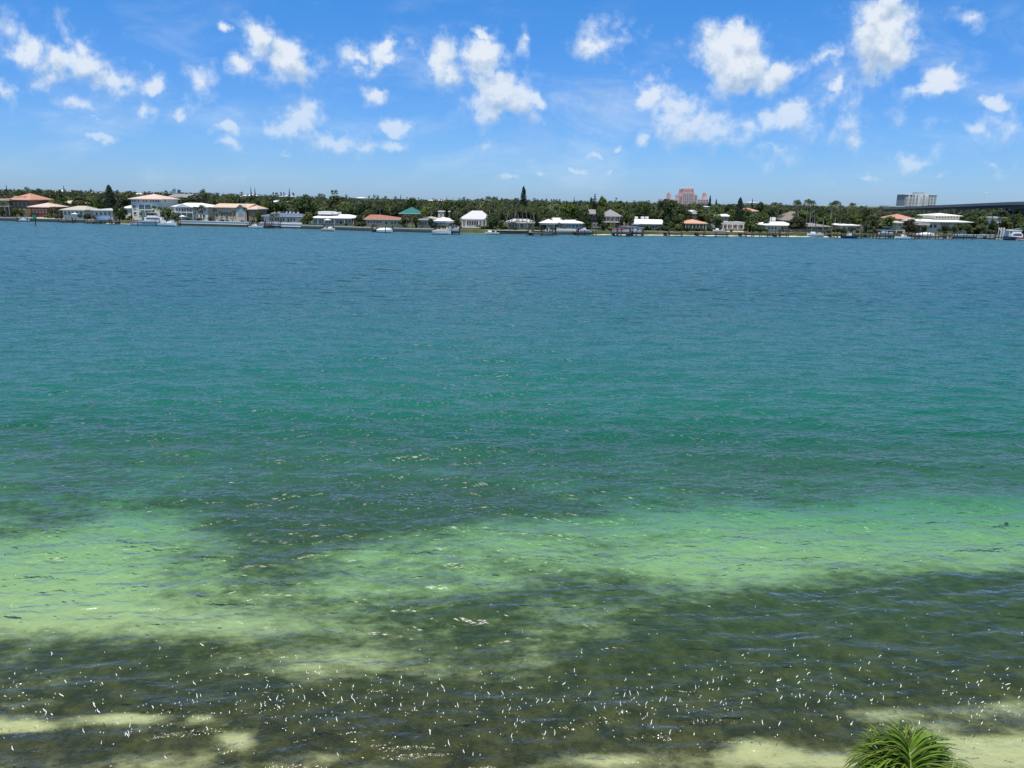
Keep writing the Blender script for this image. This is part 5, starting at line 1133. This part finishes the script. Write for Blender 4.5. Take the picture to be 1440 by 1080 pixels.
# white boat house
Yb_ = shore_at(1424) - 3.5; c = W(1424, 325, Yb_); bh = thing('boat_house', 'white open-fronted boat house on tall posts near the right edge', 'boat house', (c.x, Yb_, 0))
xa = W(1417, 325, Yb_).x - c.x; xb = W(1433, 325, Yb_).x - c.x; b = MB(); b.box(xa, xb, 0, 4, .9, 3.4); link('wall', b.mesh('wall', W_WHITE), bh); b = MB(); b.box(xa - .4, xb + .4, -1.5, 4.5, 3.41, 3.62); link('roof', b.mesh('roof', R_WHITE), bh)
for i in range(5): link('piling', pile_mesh(3.3, MWHITE), bh, (xa + (xb - xa) * i / 4, -1.3, 0))
b = MB(); b.box(xa + 1.6, xa + 3.2, -.05, 0, 1.0, 3.0); link('door', b.mesh('door', GLASS), bh)
for x_, w_ in ((1404.5, 1), (1408, 1), (1411.5, 1.4)):
    p = W(x_, 325, Yb_ - 2); o = thing('mooring_post', f'{"left" if x_ < 1406 else "middle" if x_ < 1410 else "right"} of three tall white mooring posts left of the boat house', 'post', (p.x, Yb_ - 2, 0), 'white mooring posts'); b = MB(); b.tube((0, 0, -1.4), (0, 0, 4.2), .22 * w_, .2 * w_, 8); link('post', b.mesh('post', MWHITE), o); b = MB(); b.tube((0, 0, 4.2), (0, 0, 4.5), .26 * w_, .05, 8); link('cap', b.mesh('cap', MWHITE), o)
# beach fence
FP = shore_pts(1112, 1178, 2.2); fr_ = thing('beach_fence', 'grey post fence along the top of the beach below the dark palms', 'fence', (FP[0][0], FP[0][1] + 7, LAND))
for i, (x, y) in enumerate(FP):
    b = MB(); b.box(-.09, .09, -.09, .09, -.3, 1.25); link('fence_post', b.mesh('fence_post', MWOOD), fr_, (x - FP[0][0], y - FP[0][1], 0))
for z in (.5, 1.0):
    b = MB()
    for (xa, ya), (xb, yb) in zip(FP[:-1], FP[1:]): b.tube((xa - FP[0][0], ya - FP[0][1] - .12, z), (xb - FP[0][0], yb - FP[0][1] - .12, z), .05, .05, 4)
    link('fence_rail', b.mesh('fence_rail', MWOOD), fr_)
# channel marker in the water at the left
p = G(50.5, 318.3); mk = thing('channel_marker', 'green square channel marker on a dark pole standing in the water at the left', 'channel marker', (p.x, p.y, 0))
b = MB(); b.tube((0, 0, -4), (0, 0, 3.9), .17, .15, 8); link('pole', b.mesh('pole', MDWOOD), mk); b = MB(); b.box(-.75, .75, -.24, -.18, 2.7, 4.1); link('board', b.mesh('board', mat('marker_green', (.02, .22, .10), .6, .1, 2)), mk)
b = MB(); b.box(-.95, .95, -.14, .14, 2.3, 2.42); b.box(-.6, .6, -.5, .5, 2.43, 2.5); link('nest_bracket', b.mesh('nest_bracket', MDWOOD), mk)
# loose piles standing off the docks
for i, (px, d, lab) in enumerate(((95, 9, 'below the beige roofed bungalow'), (103, 9.5, 'below the tan tiled house'), (524, 14, 'left of the long dock below the red roofed house'), (542, 16, 'outside the long dock below the red roofed house'), (741, 17, 'left of the long pale dock'), (777, 17, 'at the right end of the long pale dock'), (1098, 12, 'off the short dock by the beach fence'), (1340, 12, 'off the docks below the two-tier roofed house'), (1370, 14, 'off the pale sea wall at the right'), (838, 9, 'off the sand below the dark timber house'))):
    x = W(px, 325, shore_at(px) - d).x; o = link('mooring_pile', pile_mesh(2.6 if i % 2 else 2.0, MDWOOD), None, (x, shore_at(px) - d, 0)); tag(o, 'single dark mooring pile ' + lab, 'mooring pile', 'single mooring piles')
# patio furniture specks: umbrellas and chairs on the terraces
def parasol(px, back, c, lab):
    Y = shore_at(px) + back; x = W(px, 318, Y).x; o = thing('parasol', lab, 'parasol', (x, Y, LAND)); b = MB(); b.tube((0, 0, 0), (0, 0, 2.5), .04, .04, 6); link('pole', b.mesh('pole', METAL), o)
    b = MB(); n = 8; b.add([(1.5 * math.cos(k * math.pi / 4), 1.5 * math.sin(k * math.pi / 4), 2.1) for k in range(8)] + [(0, 0, 2.7)], [(k, (k + 1) % 8, 8) for k in range(8)]); link('canopy', b.mesh('canopy', c), o)
parasol(461, 6, CANVAS_W, 'white parasol on the terrace of the long white roofed house'); parasol(318, 7, CANVAS_B, 'blue parasol on the terrace of the tan roofed house'); parasol(107, 6, CANVAS_W, 'white parasol on the lawn below the beige roofed bungalow'); parasol(258, 6, CANVAS_W, 'white parasol below the white porch house')

# ------------------------------------------------------------------ things afloat in mid water
p = G(1290.5, 608); by_ = thing('mooring_buoy', 'small white round buoy floating alone in the green water at the right', 'buoy', (p.x, p.y, .06))
b = MB(); lump_core(b, Vector((0, 0, .05)), .13, .10, random.Random(1), 0); link('float', b.mesh('float', MWHITE, True), by_); b = MB(); b.tube((0, 0, .13), (0, 0, .2), .02, .02, 6); link('ring', b.mesh('ring', METAL), by_)
p = G(1415, 738); o = thing('floating_coconut', 'small dark coconut drifting over the pale shoal at the right', 'coconut', (p.x, p.y, .04)); b = MB(); lump_core(b, Vector((0, 0, 0)), .09, .08, random.Random(2), 0); link('husk', b.mesh('husk', mat('brown_husk', (.05, .035, .02), .9, .3, 8), True), o)

# sun glints on the near water, added as small white ribbons of geometry
def sun_glints():
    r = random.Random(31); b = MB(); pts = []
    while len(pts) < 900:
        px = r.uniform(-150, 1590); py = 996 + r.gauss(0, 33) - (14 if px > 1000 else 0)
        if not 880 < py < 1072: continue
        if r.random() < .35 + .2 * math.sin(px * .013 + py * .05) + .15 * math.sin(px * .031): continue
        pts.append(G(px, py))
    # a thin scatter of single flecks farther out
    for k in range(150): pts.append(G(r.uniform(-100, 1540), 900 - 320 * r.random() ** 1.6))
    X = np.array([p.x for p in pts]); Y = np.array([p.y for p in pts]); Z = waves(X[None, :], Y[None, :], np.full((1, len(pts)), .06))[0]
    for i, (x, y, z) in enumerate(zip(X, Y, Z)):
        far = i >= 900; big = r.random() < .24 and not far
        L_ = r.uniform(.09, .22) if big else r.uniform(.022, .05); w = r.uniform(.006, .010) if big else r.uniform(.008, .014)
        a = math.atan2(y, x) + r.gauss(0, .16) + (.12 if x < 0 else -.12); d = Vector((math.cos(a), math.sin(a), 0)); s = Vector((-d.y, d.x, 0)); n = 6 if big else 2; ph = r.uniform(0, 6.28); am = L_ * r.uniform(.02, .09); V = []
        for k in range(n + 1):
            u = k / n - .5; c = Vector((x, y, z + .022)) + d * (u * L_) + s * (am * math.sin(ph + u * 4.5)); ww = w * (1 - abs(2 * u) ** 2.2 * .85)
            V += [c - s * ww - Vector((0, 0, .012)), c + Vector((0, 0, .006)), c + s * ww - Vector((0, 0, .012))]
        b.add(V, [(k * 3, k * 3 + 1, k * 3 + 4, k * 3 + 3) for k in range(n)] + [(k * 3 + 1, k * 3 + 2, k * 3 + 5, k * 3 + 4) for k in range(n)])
    return tag(link('glint_flecks', b.mesh('glint_flecks', mat('glint_white', (.86, .87, .84), .5, .04, 8), True)), kind='stuff', label='sun glints modelled as small white flecks over the dark weed near the shore')
sun_glints()
# ------------------------------------------------------------------ near shore and the palm below the balcony
b = MB(); xs_ = np.linspace(-60, 60, 41); ys_ = [-14, -2, 3, 5.2]
b.add([(x, y, {-14: 1.1, -2: 1.0, 3: .92, 5.2: .70}[y] + .05 * math.sin(x * .7 + y)) for y in ys_ for x in xs_], [(r_ * 41 + i, r_ * 41 + i + 1, (r_ + 1) * 41 + i + 1, (r_ + 1) * 41 + i) for r_ in range(3) for i in range(40)])
tag(link('near_shore', b.mesh('near_shore', SAND, True)), kind='structure')
L_NEAR = leafmat('glossy_palm_leaflets', (.16, .26, .02), (.32, .44, .05), 0.0, .3); L_NEARD = leafmat('shaded_palm_leaflets', (.05, .11, .015), (.10, .17, .02), 0.0, .3)
RACH = mat('pale_leaf_stalk', (.24, .30, .08), .6, .15, 4); DRYL = mat('dry_leaflet', (.48, .44, .27), .8, .15, 6)
def near_frond(az, up, Lf, r, droop=.9, lmax=.52, roll=0.0):
    """one feather leaf: a curved stalk with folded, drooping leaflets"""
    d = Vector((math.cos(az), math.sin(az), 0)); side = Vector((-math.sin(az), math.cos(az), 0)); n = 16; pts = []
    for i in range(n + 1):
        s = i / n; pts.append(d * (Lf * s * math.cos(up) + .12 * Lf * s * s * math.sin(up)) + Vector((0, 0, Lf * (math.sin(up) * s - droop * .55 * s ** 2.1))))
    st = MB(); st.path(pts, [.018 * (1 - .85 * i / n) + .002 for i in range(n + 1)], 5); lf = MB(); K = 44
    for k in range(K):
        s = .10 + .90 * k / K; f = s * n; i = min(int(f), n - 1); p0 = pts[i].lerp(pts[i+1], f - i); tg = (pts[i+1] - pts[i]).normalized(); upv = side.cross(tg); upv = upv if upv.z > 0 else -upv
        l = lmax * (math.sin(math.pi * (.10 + .82 * s)) ** .6) * r.uniform(.85, 1.12)
        for sg in (-1, 1):
            a = .95 - .45 * s + r.uniform(-.14, .14); lift = r.uniform(.1, .7)
            dr = (side * sg * math.sin(a) * math.cos(lift) + tg * math.cos(a) + upv * math.sin(lift)).normalized(); wv_ = tg.cross(dr).cross(dr).normalized(); w = r.uniform(.007, .011); P = []
            m = 6; dd = dr.copy(); q = p0.copy(); ww = (tg * 1.0 - dr * tg.dot(dr)).normalized(); fold = dr.cross(ww) * .008
            for j in range(m + 1):
                u = j / m; hw = w * (math.sin(math.pi * min(.98, .12 + .85 * u)) ** .7) if j < m else .0008
                P += [q - ww * hw - fold * (hw / w), q.copy(), q + ww * hw - fold * (hw / w)]
                dd = (dd + Vector((0, 0, -r.uniform(.18, .46) * (.35 + u)))).normalized(); q = q + dd * (l / m)
            o = len(lf.v); mi = 0 if r.random() < .62 else (1 if r.random() < .95 else 2)
            lf.add(P, [(j * 3, j * 3 + 1, j * 3 + 4, j * 3 + 3) for j in range(m)] + [(j * 3 + 1, j * 3 + 2, j * 3 + 5, j * 3 + 4) for j in range(m)], mi)
    return st, lf
PC = W(1280, 1110, 7.6); rp = random.Random(12)
near = thing('palm_tree', 'bright green feather palm whose crown tip shows at the bottom right', 'palm tree', (PC.x, PC.y, bed_z(np.array(PC.x), np.array(PC.y)).item() if PC.y > 5 else .7))
zc_ = PC.z - near.location.z
b = MB(); b.path([(.3, -.2, -.3), (.25, -.15, zc_ * .4), (.08, -.05, zc_ * .8), (0, 0, zc_)], [.17, .13, .11, .08], 10); link('trunk', b.mesh('trunk', PBARK, True), near)
FRN = [(2.05, 1.3, 1.12, .7), (.9, 1.2, 1.2, .8), (2.9, 1.15, 1.1, .9), (.2, 1.1, 1.15, 1.0), (1.5, 1.38, 1.05, .6), (1.1, 1.0, 1.25, 1.1), (.45, .85, 1.3, 1.0), (2.5, 1.0, 1.2, .95), (3.0, .75, 1.25, 1.1), (-.1, .7, 1.35, 1.1), (3.6, .6, 1.3, 1.1), (-.7, .6, 1.3, 1.1), (4.3, .6, 1.3, 1.1), (5.0, .55, 1.3, 1.1), (1.55, .9, 1.25, 1.0), (.8, .5, 1.45, 1.1), (2.2, .55, 1.4, 1.1), (5.6, .8, 1.2, 1.0), (3.9, .95, 1.1, .9)]
for (az, up, Lf, dr) in FRN:
    st, lf = near_frond(az, up, Lf * (.64 if up > .8 else .42), rp, dr, .54 if up > .8 else .40); o = link('frond', lf.mesh('frond', [L_NEAR, L_NEARD, DRYL]), near, (0, 0, zc_)); link('leaf_stalk', st.mesh('leaf_stalk', RACH, True), o)
sp = W(1345.5, 1052, 7.4); b = MB(); b.path([(sp.x - near.location.x - .25, sp.y - near.location.y, zc_ - 1.0), (sp.x - near.location.x - .04, sp.y - near.location.y, zc_ - .1), (sp.x - near.location.x, sp.y - near.location.y, sp.z - near.location.z)], [.009, .007, .003], 5); link('dry_spear', b.mesh('dry_spear', DRYL), near)
